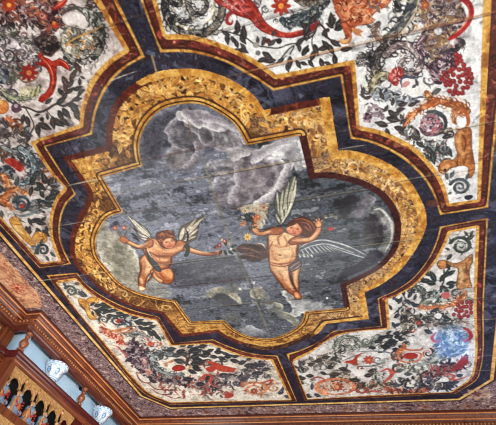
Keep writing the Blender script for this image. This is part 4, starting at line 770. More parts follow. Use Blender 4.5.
    leaves([(384, 112, 60, 8), (388, 110, -40, 12), (396, 110, 10, 9), (386, 118, -10, 14), (392, 116, 30, 10), (388, 126, 165, 13), (394, 127, -15, 12), (386, 128, -70, 10), (400, 124, 40, 9), (398, 128, -50, 10), (392, 106, 80, 8), (398, 106, 20, 10), (408, 106, 20, 9), (400, 114, -60, 8), (384, 100, 120, 9), (402, 132, 40, 10), (408, 130, -80, 10), (414, 128, -60, 12), (384, 134, -20, 10), (406, 138, 30, 8)], (66, 58, 60))
    mass([(368, 112), (372, 106), (378, 106), (384, 112), (384, 118), (378, 118)], [(140, 124, 130), (190, 178, 182)], [(90, 76, 84), (220, 214, 216)], 14, 5, 56); mass([(363, 116), (367, 113), (372, 117), (370, 122), (364, 122)], VIO, VIO, 10, 4, 59, rough=1.5); leaves([(362, 96, 80, 9), (366, 98, 150, 7), (364, 99, 20, 8)], (74, 62, 66))
    mass([(404, 128), (412, 126), (416, 136), (424, 140), (436, 142), (446, 138), (450, 130), (446, 146), (440, 154), (450, 160), (448, 164), (438, 160), (430, 162), (424, 152), (414, 146), (408, 138)], [(96, 102, 104), (156, 158, 156), (206, 206, 204), (74, 78, 80)], [(50, 54, 60), (226, 226, 224), (116, 84, 80), (84, 90, 94)], 76, 7, 57)
    leaves([(420, 140, 160, 10), (426, 146, -50, 12), (432, 150, -80, 14), (436, 146, -40, 14), (446, 146, -60, 12), (442, 138, 20, 10), (416, 142, -30, 10), (428, 154, -100, 9)], (58, 60, 64)); spiral(444, 148, 5, 1.3, (110, 110, 112), 1.6)
    # gilt sphinx, small volute
    poly([(455, 134), (462, 128), (470, 128), (472, 134), (472, 146), (474, 158), (475, 170), (471, 178), (467, 176), (468, 168), (462, 166), (452, 168), (444, 174), (439, 172), (438, 166), (444, 160), (452, 160), (457, 154), (455, 146)], [(150, 88, 46), (190, 122, 66), (168, 100, 52), (206, 146, 90)], sm=True, idn=23, rim=(104, 56, 34), rimw=1.6, tex=.4)
    poly([(439, 168), (442, 161), (449, 159), (456, 162), (457, 167), (450, 168), (445, 172)], [(180, 112, 60), (206, 146, 90)], sm=True, idn=23, rim=(90, 50, 34)); disc(445, 170, 1.4, (50, 36, 30)); sh([(462, 134), (466, 142), (464, 152)], 1.4, (110, 60, 36)); hl([(460, 136), (460, 148), (464, 158)], 3, (216, 156, 100), .7)
    poly([(456, 168), (464, 166), (468, 174), (462, 178), (454, 172)], (222, 216, 212), sm=True)
    spiral(460, 187, 10, 1.9, (74, 78, 82), 3.4, a0=200, sq=.85, leaves=5, lcol=(84, 88, 90)); spiral(460, 187, 7, 1.5, (160, 162, 162), 1.6, a0=230, sq=.85); poly([(465, 196), (471, 195), (473, 197), (469, 200), (465, 199)], (50, 50, 62), sm=True); leaves([(448, 180, 110, 8), (450, 178, 60, 8), (466, 180, 70, 7), (452, 192, 210, 5)], (80, 84, 88)); stroke([(456, 199), (462, 197)], .8, DK)
def panel_bl():
    tangle([(126, 325), (152, 332), (168, 350), (220, 350), (262, 362), (276, 390), (160, 396), (130, 360)], 26, 107, [(150, 140, 136), (116, 108, 106), (176, 160, 150), (150, 96, 84)], (3, 6))
    spiral(71, 291, 6.4, 1.6, (78, 84, 86), 2.6, a0=180, sq=.8, rot=25, leaves=6, lcol=(84, 90, 92)); leaves([(66, 287, 120, 6), (78, 292, -20, 9), (80, 295, -10, 7), (74, 284, 10, 6), (68, 295, -100, 4)], (70, 74, 78)); spiral(78, 291, 4, 1.2, (70, 76, 78), 1.4)
    poly([(78, 299), (84, 299), (89, 304), (90, 310), (95, 316), (97, 319), (92, 320), (88, 317), (85, 311), (80, 306)], GLD, sm=True, idn=33, rim=(120, 74, 44), rimw=1.2, tex=.3); poly([(86, 300), (92, 296.5), (98, 299), (99, 302), (94, 304), (88, 303)], GLD, sm=True, idn=33, rim=(120, 74, 44), rimw=1.2, tex=.3); stroke([(90, 320), (95, 318), (96, 313), (91, 306)], 1.6, (190, 136, 80)); poly([(79, 303), (84, 307), (86, 311), (81, 307)], (90, 66, 50))
    vine([(90, 308), (98, 312), (106, 310), (116, 312)], .9); vine([(96, 310), (104, 306)], .9)
    leaves([(90, 306, 40, 6), (94, 306, 10, 8), (99, 305, 10, 9), (104, 306, -10, 8), (94, 310, -20, 8), (98, 310, 20, 8), (102, 310, -10, 9), (96, 313, -30, 7), (102, 314, 30, 7), (108, 312, 20, 8), (106, 316, 10, 7), (114, 311, 30, 7), (116, 313, -10, 9), (112, 315, -30, 7), (122, 315, -10, 8), (92, 311, -70, 5)], (52, 56, 58))
    spiral(104, 320, 5.6, 1.5, (80, 84, 86), 2, a0=120, sq=.7, rot=20, leaves=4, lcol=(70, 76, 78)); spiral(117, 321, 9, 1.9, (66, 70, 76), 2.6, a0=180, sq=.62, rot=15, leaves=7, lcol=(74, 78, 80)); disc(119, 321, 2.4, (180, 54, 50)); disc(122, 322, 1.8, (48, 48, 70))
    mass([(124, 317), (131, 316), (133, 321), (130, 326), (124, 324)], [(70, 74, 84), (124, 126, 132)], [(44, 46, 58), (176, 176, 176)], 14, 5, 60)
    leaves([(131, 318, 10, 8), (134, 321, -20, 9), (136, 322, 20, 8), (140, 323, -10, 9), (145, 324, 10, 8), (138, 326, -30, 8), (143, 328, -10, 9), (148, 328, 20, 8), (147, 331, -30, 9), (152, 330, -50, 8), (154, 334, -40, 8), (158, 336, -60, 6), (130, 326, -60, 6)], (54, 56, 60))
    stroke([(100, 325), (106, 329), (114, 331), (124, 329), (132, 327)], 3, [(176, 100, 64), (206, 136, 96)]); stroke([(98, 324), (102, 323), (106, 327)], 1.6, (180, 110, 76)); stroke([(106, 329), (118, 333), (130, 331), (137, 327)], 1.4, (190, 120, 84))
    # rust flower trail running down the edge
    mass([(99, 328), (106, 329), (112, 333), (118, 336), (124, 341), (128, 346), (122, 345), (116, 342), (110, 338), (104, 334)], [(150, 70, 56), (196, 112, 88), (170, 84, 66), (206, 150, 130)], [(130, 50, 44), (226, 190, 170), (186, 80, 60)], 44, 5, 61, rough=1.6)
    flower(121, 338, 3.4, (196, 110, 84), (216, 160, 120), 7); flower(110, 334, 3, (186, 84, 66), (214, 140, 100), 6)
    acanthus([(152, 341), (146, 336), (138, 334), (130, 336), (124, 334)], 4, 2, GRY, (84, 86, 88), (206, 200, 192), 62, 1, fl=.8)
    mass([(126, 342), (132, 340), (138, 341), (142, 345), (146, 350), (150, 356), (153, 362), (156, 368), (160, 374), (158, 378), (150, 378), (142, 374), (138, 370), (132, 364), (126, 356), (127, 348)], [(46, 40, 56), (80, 66, 78), (120, 100, 106), (58, 50, 66)], [(38, 34, 50), (150, 130, 134), (106, 70, 80), (176, 160, 160)], 110, 5, 63, rough=2.6)
    leaves([(132, 342, 60, 6), (138, 346, 10, 7), (126, 350, 200, 5), (130, 358, 220, 6), (146, 352, 20, 6), (158, 372, 20, 6), (150, 376, -80, 6)], (48, 42, 60)); disc(146, 362, 4, [(150, 104, 110), (190, 150, 146)], tex=.4); disc(149, 372, 3.6, [(166, 110, 96), (196, 150, 130)], tex=.4)
    stroke([(112, 345), (118, 347), (122, 351), (127, 355), (125, 358)], 1.8, (170, 84, 74))
    mass([(140, 338), (148, 337), (156, 340), (160, 346), (156, 350), (148, 350), (142, 346)], [(120, 112, 110), (176, 166, 160), (196, 188, 182)], [(70, 68, 72), (216, 208, 200), (180, 90, 76)], 34, 5, 64); disc(150, 344, 2.4, (196, 84, 66)); flower(163, 338, 2.6, (96, 100, 84), (60, 60, 60), 5)
    # grey volute with the crimson fruit
    acanthus([(170, 354), (162, 353), (155, 356), (152, 361), (155, 367), (162, 372), (172, 375), (182, 374)], 7, 4, [(84, 92, 96), (136, 140, 140), (104, 112, 114)], (56, 62, 68), (196, 196, 190), 65, 1, fl=.7)
    stroke([(163, 364), (170, 362), (176, 360), (184, 362), (190, 366), (188, 372)], 2.6, [(176, 116, 84), (206, 150, 110)]); poly([(172, 368), (177, 365), (184, 366), (185, 369), (180, 371), (174, 370.6)], (190, 50, 46), sm=True, tex=.4, rim=(120, 30, 30)); flower(166, 365, 2.4, (200, 140, 100), (170, 90, 60), 6)
    leaves([(158, 356, 30, 8), (172, 356, 10, 10), (180, 354, 0, 9), (174, 360, -10, 11), (184, 362, -30, 6), (166, 350, 10, 10)], (66, 70, 74))
    vine([(186, 366), (189, 359), (190, 351), (196, 347)], 1.2)
    leaves([(176, 352, 10, 9), (187, 348, 30, 8), (188, 353, 30, 12), (190, 352, 10, 12), (190, 358, 20, 11), (192, 359, -10, 12), (190, 364, 0, 10), (192, 367, -20, 10), (188, 370, -20, 9), (198, 347, 10, 9), (202, 351, -20, 9), (200, 356, 10, 10), (206, 352, 20, 8), (210, 356, -10, 8), (180, 346.5, 20, 7), (214, 352, 0, 9), (218, 357, -20, 8), (224, 357, 10, 9), (216, 350, 20, 6), (222, 353.5, 0, 6), (230, 360, -10, 9), (232, 357, 10, 7), (198, 362, 10, 8)], (50, 52, 58))
    # scrolling dark foliage along the bottom
    mass([(152, 376), (164, 378), (178, 376), (192, 378), (206, 376), (218, 374), (228, 374), (232, 380), (222, 388), (208, 390), (192, 388), (180, 386), (168, 384), (158, 382)], [(60, 52, 62), (112, 96, 98), (164, 150, 146), (84, 68, 72)], [(44, 40, 54), (196, 184, 176), (156, 80, 70), (120, 108, 110)], 130, 6, 66, rough=2)
    for p in ([(136, 372), (140, 380), (148, 383), (154, 379)], [(148, 383), (156, 389), (166, 389), (172, 384)], [(150, 388), (160, 394), (172, 394), (180, 391), (178, 388)], [(162, 394), (174, 398), (184, 396)], [(176, 390), (190, 394), (200, 392)]): stroke(p, 1.4, (130, 62, 58))
    leaves([(184, 380, 10, 9), (196, 384, 0, 9), (172, 380, 190, 7), (206, 378, 20, 8), (150, 380, -20, 7)], (46, 46, 60)); flower(196, 388, 2.6, (170, 88, 76), (210, 160, 120), 6, squash=.7)
    mass([(160, 386), (176, 390), (196, 392), (220, 392), (232, 388), (230, 394), (200, 396), (176, 395)], [(156, 104, 92), (196, 160, 146), (216, 200, 188)], [(140, 64, 58), (96, 80, 84), (226, 214, 202)], 50, 6, 67, rough=1.4)
    # red dragon-like leaf, lower row
    poly([(206, 361), (214, 362), (222, 365), (230, 367), (237, 369), (235, 372), (227, 372), (219, 371), (214, 367)], (196, 74, 54), sm=True, tex=.4, rim=(130, 40, 36), rimw=.8); poly([(206, 368), (212, 366), (216, 369), (212, 372), (207, 371)], (190, 66, 56), sm=True, tex=.3)
    stroke([(201, 380), (205, 375), (212, 376), (210, 382), (214, 387)], 2.4, (190, 78, 68)); stroke([(226, 391), (232, 396), (224, 398)], 2, (176, 66, 60)); poly([(226, 393), (234, 394), (230, 398), (225, 398)], (180, 74, 64), sm=True)
    mass([(222, 376), (234, 371), (246, 367), (254, 362), (262, 361), (270, 364), (270, 368), (260, 372), (272, 374), (268, 378), (252, 378), (244, 384), (232, 386), (222, 384)], [(80, 72, 78), (136, 122, 120), (176, 166, 160), (96, 84, 88)], [(54, 50, 62), (206, 196, 188), (110, 88, 90), (74, 84, 90)], 90, 6, 68, rough=2)
    leaves([(238, 364, 20, 9), (244, 366, 10, 9), (250, 368, 20, 9), (256, 366, 10, 9), (262, 370, 10, 8), (246, 360, 20, 7), (254, 373, 0, 9), (240, 380, 10, 8)], (62, 62, 70)); spiral(246, 370, 5, 1.3, (104, 110, 112), 1.6, sq=.6)
    stroke([(256, 383), (264, 382), (272, 380), (268, 385), (262, 386)], 1.8, (184, 72, 60))
    spiral(255, 389, 14, 2., (184, 116, 86), 2.8, a0=200, sq=.52, leaves=7, lcol=(170, 100, 74)); flower(254, 391, 4, (150, 66, 56), (206, 140, 100), 8, squash=.7); spiral(274, 388, 7, 1.4, (190, 130, 96), 2, a0=300, sq=.7, cw=-1)
    leaves([(278, 394, 20, 6), (282, 392, 70, 5), (284, 396, -10, 6), (240, 378, 60, 5)], (60, 62, 74)); stroke([(276, 394), (281, 390), (283, 386)], 1, (70, 70, 80))
def panel_br():
    tangle([(300, 362), (335, 345), (390, 336), (404, 304), (440, 280), (470, 300), (468, 370), (445, 388), (315, 394)], 34, 108, [(150, 144, 136), (116, 112, 106), (176, 168, 158), (90, 94, 92), (160, 96, 80)], (3, 6.5))
    # upper volute and sphinx
    spiral(461, 246, 11, 1.8, (62, 70, 66), 3.6, a0=200, sq=.85, leaves=7, lcol=(56, 64, 60)); spiral(460, 247, 6, 1.3, (150, 154, 148), 1.6, a0=230, sq=.85); leaves([(452, 254, 230, 8), (466, 240, 30, 9), (470, 236, 60, 6), (468, 236, 130, 6), (450, 250, 160, 5)], (56, 62, 60))
    poly([(437, 263), (441, 260), (448, 261), (453, 263), (460, 262), (466, 258), (472, 254), (473, 262), (470, 268), (470, 278), (472, 287), (466, 288), (460, 290), (456, 286), (457, 278), (458, 270), (454, 267), (446, 268), (440, 269)], [(140, 92, 54), (182, 130, 80), (160, 108, 64), (196, 150, 104)], sm=True, idn=43, rim=(96, 60, 38), rimw=1.6, tex=.4)
    poly([(437, 264), (440, 260), (446, 261), (448, 265), (444, 269), (439, 268)], [(176, 110, 60), (206, 140, 80)], sm=True, idn=43, rim=(90, 50, 30)); hl([(460, 266), (462, 274), (461, 284)], 3, (206, 166, 120), .7); sh([(466, 262), (467, 276)], 1.4, (110, 72, 44)); stroke([(458, 288), (466, 292), (466, 298), (460, 300)], 1.6, (150, 120, 90))
    leaves([(436, 282, 120, 12), (440, 282, 60, 10), (445, 278, 70, 9), (447, 275, 30, 9), (436, 284, 170, 11), (430, 276, 140, 9), (430, 280, 190, 10), (440, 286, -30, 10), (446, 284, 10, 10), (426, 290, 170, 9), (434, 292, 200, 9), (444, 290, -60, 8), (448, 288, 20, 7), (424, 282, 120, 8), (450, 270, 120, 7)], (46, 54, 52)); vine([(444, 270), (444, 280), (440, 292), (444, 298)], 1.2)
    acanthus([(411, 291), (416, 287), (422, 290), (424, 298), (428, 304)], 6, 3, GRY, (60, 66, 64), (176, 176, 164), 70, 1, fl=.7); spiral(414, 290, 4, 1, (66, 70, 68), 1.8, cw=-1)
    acanthus([(424, 304), (432, 298), (440, 292), (446, 288)], 8, 3, [(104, 108, 98), (150, 150, 136), (80, 86, 80)], (60, 66, 62), (196, 192, 176), 71, 1, fl=.6)
    mass([(430, 296), (438, 290), (446, 294), (450, 300), (444, 304), (434, 304)], [(84, 96, 92), (150, 156, 150), (190, 190, 182)], [(50, 62, 62), (206, 206, 196)], 26, 5, 72); poly([(441, 294), (448, 292), (450, 297), (444, 299)], (190, 96, 92), sm=True)
    leaves([(404, 296, 100, 8), (408, 298, 60, 8), (404, 300, -20, 8), (400, 302, 150, 7), (398, 308, -20, 9), (396, 312, 20, 8), (394, 318, 40, 8), (392, 322, -60, 7), (404, 310, -30, 9), (410, 302, -30, 8), (412, 306, 10, 8), (393, 300, 70, 6), (392, 310, 120, 6), (414, 300, 70, 6), (398, 304, 60, 8), (394, 326, 20, 7), (400, 316, -10, 8), (393, 334, 10, 9)], (48, 52, 62)); vine([(394, 314), (400, 308), (406, 302), (404, 296)], 1)
    # orange branch and grapes
    acanthus([(462, 298), (456, 303), (446, 306), (436, 307), (426, 308), (419, 307)], 6, 3, ORG, (150, 88, 52), (226, 180, 136), 73, 1, fl=.7); acanthus([(456, 302), (462, 296), (466, 292)], 4, 2, ORG, (140, 84, 56), (226, 180, 136), 74, 1)
    berries((452, 300, 474, 320), 40, 2., (160, 52, 50), 6, [(458, 304), (466, 300), (472, 302), (472, 312), (468, 318), (460, 318), (453, 316), (456, 310)], idn=45)
    mass([(400, 312), (408, 314), (420, 314), (430, 314), (440, 312), (448, 314), (456, 320), (460, 324), (452, 328), (440, 326), (426, 326), (412, 328), (404, 334), (400, 326)], [(72, 68, 62), (126, 120, 108), (166, 160, 148), (92, 86, 78)], [(50, 48, 48), (196, 190, 176), (110, 90, 72), (64, 70, 70)], 110, 7, 75, rough=2)
    poly([(434, 316), (438, 313), (442, 315), (439, 319)], (216, 212, 206), sm=True); flower(419, 323, 3, (190, 64, 50), (206, 120, 90), 6); leaves([(432, 312, 30, 8), (442, 316, -20, 8), (424, 330, -20, 9), (408, 320, 200, 7)], (54, 56, 54))
    # blue-grey rosette, cool tint painted in where the window reflects; red curls about it
    poly([(436, 336), (441, 329), (450, 325), (462, 327), (468, 334), (469, 344), (464, 353), (454, 357), (444, 354), (437, 346)], [(84, 94, 104), (126, 138, 146), (104, 116, 124), (156, 166, 172)], sm=True, rough=1.4, soft=1.6, tex=.3); flower(450, 332, 4, (196, 202, 208), (160, 170, 180), 6); curls([(440, 332), (464, 330), (464, 350), (446, 354)], [(70, 84, 96), (196, 204, 210), (56, 84, 84)], 30, 5, 9, 1.2)
    stroke([(463, 328), (469, 331), (471, 337), (466, 341), (462, 338)], 3, (186, 52, 48)); stroke([(436, 332), (432, 338), (436, 342), (441, 340)], 2.6, (196, 72, 54)); stroke([(456, 318), (464, 322), (470, 324)], 1.6, (120, 84, 70))
    mass([(436, 344), (440, 350), (446, 356), (440, 362), (434, 366), (428, 360), (432, 352)], [(84, 88, 84), (140, 140, 130)], [(60, 64, 64), (196, 190, 178)], 26, 5, 76)
    # row of scrolls below the moulding
    acanthus([(337, 350), (337, 343), (342, 338), (350, 337), (357, 340), (358, 346), (352, 349), (347, 346)], 5, 3, [(104, 110, 104), (156, 158, 148), (124, 128, 120)], (72, 78, 76), (196, 194, 182), 77, 1, fl=.6)
    acanthus([(378, 336), (372, 344), (364, 346), (358, 342)], 5, 3, [(110, 116, 106), (160, 160, 148)], (76, 82, 78), (196, 194, 182), 78, 1, fl=.6); spiral(366, 341, 5, 1.4, (96, 100, 96), 2, sq=.8)
    leaves([(374, 342, 10, 8), (378, 339, 20, 9), (384, 337, 10, 9), (388, 340, -10, 9), (384, 344, 0, 10), (390, 344, 20, 8), (380, 346, -10, 10), (394, 337, 0, 8), (398, 340, 10, 7), (376, 348, 180, 7), (392, 349, -10, 9), (402, 334, 20, 7), (398, 346, -20, 8), (386, 334, 30, 6), (402, 344, 20, 7)], (44, 48, 52)); vine([(372, 348), (384, 342), (398, 338), (406, 332)], 1)
    stroke([(356, 352), (374, 351), (390, 353), (398, 357)], 1.6, (104, 116, 124)); stroke([(340, 362), (352, 357), (366, 352)], 1.2, (120, 110, 100))
    poly([(363, 353), (358, 357), (357, 362), (358, 365), (351, 364), (345, 361), (352, 360), (357, 355)], (200, 66, 46), sm=True, rim=(140, 44, 36), rimw=.8, tex=.3); flower(369, 360, 6, (190, 78, 58), (206, 120, 80), 9, squash=.75); stroke([(342, 362), (350, 363), (358, 364)], 1.4, (190, 80, 60)); stroke([(354, 366), (372, 366), (386, 362)], 1.4, (84, 80, 76))
    mass([(300, 361), (314, 358), (328, 354), (338, 352), (342, 358), (336, 364), (326, 364), (318, 368), (308, 368)], [(104, 100, 96), (156, 150, 142), (190, 184, 176)], [(66, 64, 64), (210, 204, 196), (124, 108, 96)], 70, 6, 79, rough=2)
    leaves([(300, 366, 100, 6), (298, 368, 160, 6), (304, 372, 120, 7), (302, 376, 200, 6), (308, 366, 20, 7), (314, 362, 20, 8), (322, 358, 10, 8), (306, 378, 190, 8), (314, 376, 180, 8), (304, 384, 150, 6), (300, 380, 160, 5), (326, 368, 10, 8), (320, 372, -20, 7), (330, 360, 20, 8), (300, 392, 200, 5), (306, 396, -10, 6)], (60, 58, 58)); spiral(322, 368, 8, 1.2, (110, 112, 110), 2, a0=150, sq=.6)
    mass([(330, 374), (336, 370), (344, 369), (352, 371), (350, 376), (358, 380), (364, 384), (372, 384), (384, 382), (398, 384), (410, 380), (420, 376), (428, 374), (420, 384), (404, 390), (388, 388), (372, 390), (358, 388), (348, 382), (336, 381)], [(70, 60, 56), (116, 102, 92), (156, 144, 132), (90, 78, 70)], [(52, 44, 44), (190, 178, 162), (120, 84, 66), (86, 92, 86)], 130, 7, 80, rough=2.2)
    poly([(352, 371), (362, 372), (368, 377), (362, 378), (356, 376)], (218, 212, 206), sm=True); leaves([(348, 370, 170, 9), (350, 380, 0, 10), (364, 376, 10, 9), (340, 374, 190, 9), (368, 372, 20, 9)], (62, 54, 54)); flower(373, 382, 4, (190, 140, 110), (140, 90, 70), 7, squash=.7)
    stroke([(310, 380), (318, 377), (326, 380)], 1.8, (160, 70, 60)); spiral(336, 387, 20, 1.15, [(186, 108, 78), (206, 140, 104), (170, 90, 66)], 4.2, a0=120, sq=.42, r1=.86, leaves=0); spiral(337, 386, 12, 1.2, (190, 130, 96), 1.8, a0=120, sq=.45); flower(337, 387, 7, (160, 78, 60), (120, 60, 50), 9, squash=.65); disc(337, 387, 2, (200, 140, 100)); curls([(322, 384), (352, 382), (352, 392), (324, 392)], [(206, 150, 116), (150, 84, 64)], 20, 5, 11, 1)
    stroke([(350, 392), (356, 390), (362, 393), (368, 389), (364, 387)], 2.4, (166, 76, 68)); stroke([(366, 393), (374, 391), (384, 393)], 2.4, (176, 86, 76)); leaves([(312, 390, 90, 7), (314, 394, -20, 7), (310, 394, 200, 5)], (60, 60, 76))
    # crimson eye scroll
    acanthus([(397, 353), (403, 350), (404, 344)], 4, 2, ORG, (170, 92, 66), (226, 180, 140), 81, 1)
    stroke([(398, 352), (402, 348), (410, 350), (420, 350), (423, 347)], 2.6, (180, 100, 72)); stroke([(398, 352), (399, 358), (404, 362), (412, 362), (419, 360), (421, 354), (414, 352)], 2.4, (186, 116, 84)); poly([(403, 356), (407, 353), (414, 353), (418, 355), (416, 358), (409, 359), (404, 358)], (206, 58, 46), sm=True, rim=(140, 40, 36), rimw=.7, tex=.3)
    acanthus([(440, 352), (434, 360), (424, 364), (414, 366), (402, 366)], 6, 3, [(130, 136, 130), (176, 176, 166), (150, 154, 146)], (96, 104, 100), (210, 206, 196), 82, 1, fl=.6); stroke([(396, 362), (402, 365), (398, 368)], 2.2, (190, 110, 90))
    mass([(398, 368), (410, 364), (420, 368), (430, 364), (438, 366), (432, 374), (420, 374), (408, 372)], [(150, 146, 132), (196, 190, 178), (110, 106, 92)], [(90, 90, 84), (214, 208, 196)], 36, 5, 83)
    stroke([(380, 372), (388, 369), (392, 374), (388, 379), (384, 383)], 3, (184, 86, 74)); stroke([(392, 374), (398, 371)], 2, (184, 86, 74)); mass([(372, 372), (378, 370), (384, 376), (380, 382), (374, 380)], [(96, 100, 92), (150, 148, 138)], [(66, 70, 66), (190, 186, 176)], 16, 5, 84); spiral(378, 360, 6, 1.4, (110, 116, 112), 2, sq=.7)
    mass([(420, 374), (432, 368), (444, 364), (456, 362), (462, 358), (466, 354), (468, 360), (464, 366), (456, 372), (446, 374), (434, 378), (422, 380)], [(72, 48, 50), (110, 80, 76), (60, 44, 52), (150, 96, 84)], [(50, 36, 44), (170, 70, 62), (150, 130, 124)], 70, 6, 85, rough=2); poly([(460, 360), (466, 356), (468, 362), (462, 367), (456, 370), (450, 371)], (170, 50, 48), sm=True, rough=1)
    stroke([(440, 376), (448, 374), (454, 376), (452, 380), (460, 379), (468, 376)], 2.6, (176, 88, 76)); stroke([(446, 376), (450, 380), (442, 382)], 2, (150, 90, 60))
    mass([(386, 384), (396, 382), (410, 380), (424, 380), (440, 378), (452, 382), (454, 386), (446, 390), (430, 390), (412, 388), (398, 388)], [(54, 52, 58), (96, 92, 92), (70, 66, 72), (140, 130, 122)], [(40, 38, 48), (206, 200, 190), (110, 96, 84), (70, 80, 96)], 90, 6, 86, rough=2); disc(413, 382, 2.4, (214, 210, 204)); poly([(440, 379), (446, 377), (449, 381), (442, 382)], (216, 212, 204), sm=True); poly([(406, 386), (412, 384), (414, 387)], (214, 208, 200), sm=True)
    mass([(384, 388), (396, 388), (410, 390), (424, 388), (430, 390), (422, 393), (404, 393), (388, 392)], [(150, 80, 66), (186, 116, 94), (120, 66, 58)], [(206, 150, 124), (110, 52, 48), (70, 60, 66)], 40, 5, 87, rough=1); leaves([(452, 382, 0, 7), (446, 386, -10, 8), (456, 376, 10, 7)], (56, 56, 66))
    leaves([(396, 372, 20, 8), (404, 374, 0, 8), (392, 366, 10, 7)], (76, 84, 80))
def filler():
    """loose small foliage of the parts of the fields beyond the picture's edge is left to the mirror"""
def seams():
    # board joints run across the room; joint heights along Y, with the part of X where they show strongly
    J = [((107, 25), (140, 15), (150, 120, 80), .7), ((200, 36.4), (300, 8), (110, 90, 76), .8), ((260, 68), (400, 33.4), (190, 130, 80), 1.), ((396, 36), (496, 12), (150, 96, 60), 1.),
         ((200, 178), (306, 158), (186, 158, 96), .9), ((104, 166), (200, 150), (96, 60, 54), .5), ((300, 200), (367, 189), (130, 116, 86), .8), ((410, 182), (445, 170), (176, 164, 140), .6), ((447, 132), (490, 120), (196, 176, 130), .8), ((124, 213), (199, 201), (72, 54, 56), .8), ((360, 247), (400, 240), (150, 144, 110), .8),
         ((71, 185), (97, 180), (190, 180, 150), .8), ((61, 225), (97, 220), (190, 184, 160), .8), ((30, 281), (100, 274), (200, 190, 160), .9), ((171, 263), (240, 255), (130, 132, 118), .8), ((167, 287), (250, 278), (100, 62, 58), .9), ((220, 309), (300, 295), (140, 134, 106), .9), ((232, 324), (296, 316), (110, 106, 90), .6), ((300, 268), (352, 262), (110, 114, 110), .7), ((282, 290), (345, 281), (120, 118, 100), .7), ((453, 301), (496, 296), (206, 186, 140), .8), ((463, 321), (496, 319), (206, 186, 150), .7), ((473, 357), (496, 355), (190, 176, 160), .7), ((473, 371), (496, 370), (190, 176, 160), .7), ((300, 255), (350, 249), (130, 136, 120), .6)]
    r_ = np.random.default_rng(6); out = []
    for a, b, c, s in J:
        P = plane([a, b]); y = P[:, 1].mean(); out.append(y)
        j0 = int((y-.04-GY0)/STEP); j1 = int((y+.04-GY0)/STEP)+2
        if j1 <= 0 or j0 >= NY: continue
        W = (slice(max(0, j0), min(NY, j1)), slice(0, NX)); X = GX[W]
        f = P[0, 1]+(X-P[0, 0])*(P[1, 1]-P[0, 1])/(P[1, 0]-P[0, 0]) if False else y
        d = np.abs(GY[W]-y); near = np.clip(1-np.maximum(P[:, 0].min()-X, X-P[:, 0].max())/.35, 0, 1)
        al = np.clip(1.1-d/.011, 0, 1)*(.13+.62*near*s)*np.clip(N_BIG[W]*2.2-.35, .3, 1)
        put(W, al, rgb(c))
        put(W, np.clip(1-np.abs(GY[W]-y-.014)/.009, 0, 1)*(.10+.45*near*s), rgb((38, 28, 30)))
    # middle joint under the crown, worn pale
    for (p, c, a) in (([(152, 56), (160, 82), (172, 96)], (206, 178, 120), .6), ([(204, 160), (214, 194), (228, 232), (238, 255), (256, 300), (270, 336)], (132, 126, 104), .6), ([(238, 255), (250, 282), (262, 312)], (60, 58, 62), .4)):
        stroke(p, 2., c, a=a, taper=False, soft=1.4)
    for (p, c) in (([(108, 82), (120, 77), (137, 71)], (206, 196, 170)), ([(335, 150), (352, 147), (366, 145)], (176, 172, 150)), ([(70, 185), (97, 179)], (200, 196, 176))): stroke(p, 1.1, c, a=.7)
    for (x, y, c) in ((327, 298, (220, 220, 216)), (240, 289, (226, 226, 220)), (254, 283, (220, 216, 200)), (441, 203, (120, 60, 46)), (444, 200, (110, 56, 44))): disc(x, y, 1.1, c)
    poly([(427, 201), (436, 200), (439, 205), (428, 206)], (110, 60, 52), sm=True, a=.8)
    return out
def wear():
    # rubbed varnish and flaking: small pale and dark specks
    n = nz(60, 91, 2); m = nz(5, 92, 2)
    put(ALL, np.clip((n-.80)*6, 0, .35)*(.3+m), rgb((180, 170, 158)))
    put(ALL, np.clip((.22-n)*6, 0, .35)*(.3+m), rgb((50, 42, 44)))
    gr = nz(95, 95, 1); COL[:] = np.clip(COL*(1+(N_FINE-.5)*.2+(gr-.5)*.16+(N_STR-.5)*.12)[..., None], 0, 1)
    hot = np.clip((COL[..., 0]-1.9*COL[..., 1])*3, 0, 1)*(COL[..., 0] > .5); COL[:] = COL*(1-.14*hot)[..., None]
    g = COL.mean(2, keepdims=True); COL[:] = np.clip(g+(COL-g)*.84, 0, 1); s = COL*COL*(3-2*COL); COL[:] = COL*.62+s*.38
def mirror_rest():
    """the decoration repeats itself symmetrically about both axes of the room: carry it on outside the traced part"""
    cx, cy = -1.50, 3.09
    seen_ = lambda X, Y: (lambda p: (p[0] > -5) & (p[0] < 501) & (p[1] > -5) & (p[1] < 430))(UV(X, Y))
    ok = seen_(GX, GY)
    miss = ~ok
    for fx, fy in ((1, 0), (0, 1), (1, 1)):
        X = 2*cx-GX if fx else GX; Y = 2*cy-GY if fy else GY
        i = np.round((X-GX0)/STEP).astype(int); j = np.round((Y-GY0)/STEP).astype(int)
        g = miss & (i >= 0) & (i < NX) & (j >= 0) & (j < NY)
        ii = np.clip(i, 0, NX-1); jj = np.clip(j, 0, NY-1)
        g &= ok[jj, ii] & np.isin(IDM, (10, 20)) & np.isin(IDM[jj, ii], (10, 13, 14, 17, 20, 23, 24, 25, 27, 30, 33, 40, 43, 45))
        COL[g] = COL[jj[g], ii[g]]; miss &= ~g
base()
panel(O_TL, W_TL, 10, [(150, 134, 132), (186, 172, 168), (208, 196, 192), (216, 206, 202)])
panel(O_TR, W_TR, 20, [(196, 195, 198), (216, 216, 216), (228, 228, 228)])
panel(O_BL, W_BL, 30, [(170, 156, 144), (206, 194, 180), (220, 210, 196)])
panel(O_BR, W_BR, 40, [(166, 158, 152), (198, 192, 188), (214, 210, 206)])
cartouche()
sky()
SKYM = IDM == 1
clip_to(sky_paint, SKYM); clip_to(clouds_west_tail, SKYM)
cherub_west(); cherub_east(); posy()
for k, fn in ((10, panel_tl), (20, panel_tr), (30, panel_bl), (40, panel_br)): clip_to(fn, PANEL[k])
SEAMS = seams(); mirror_rest(); wear()
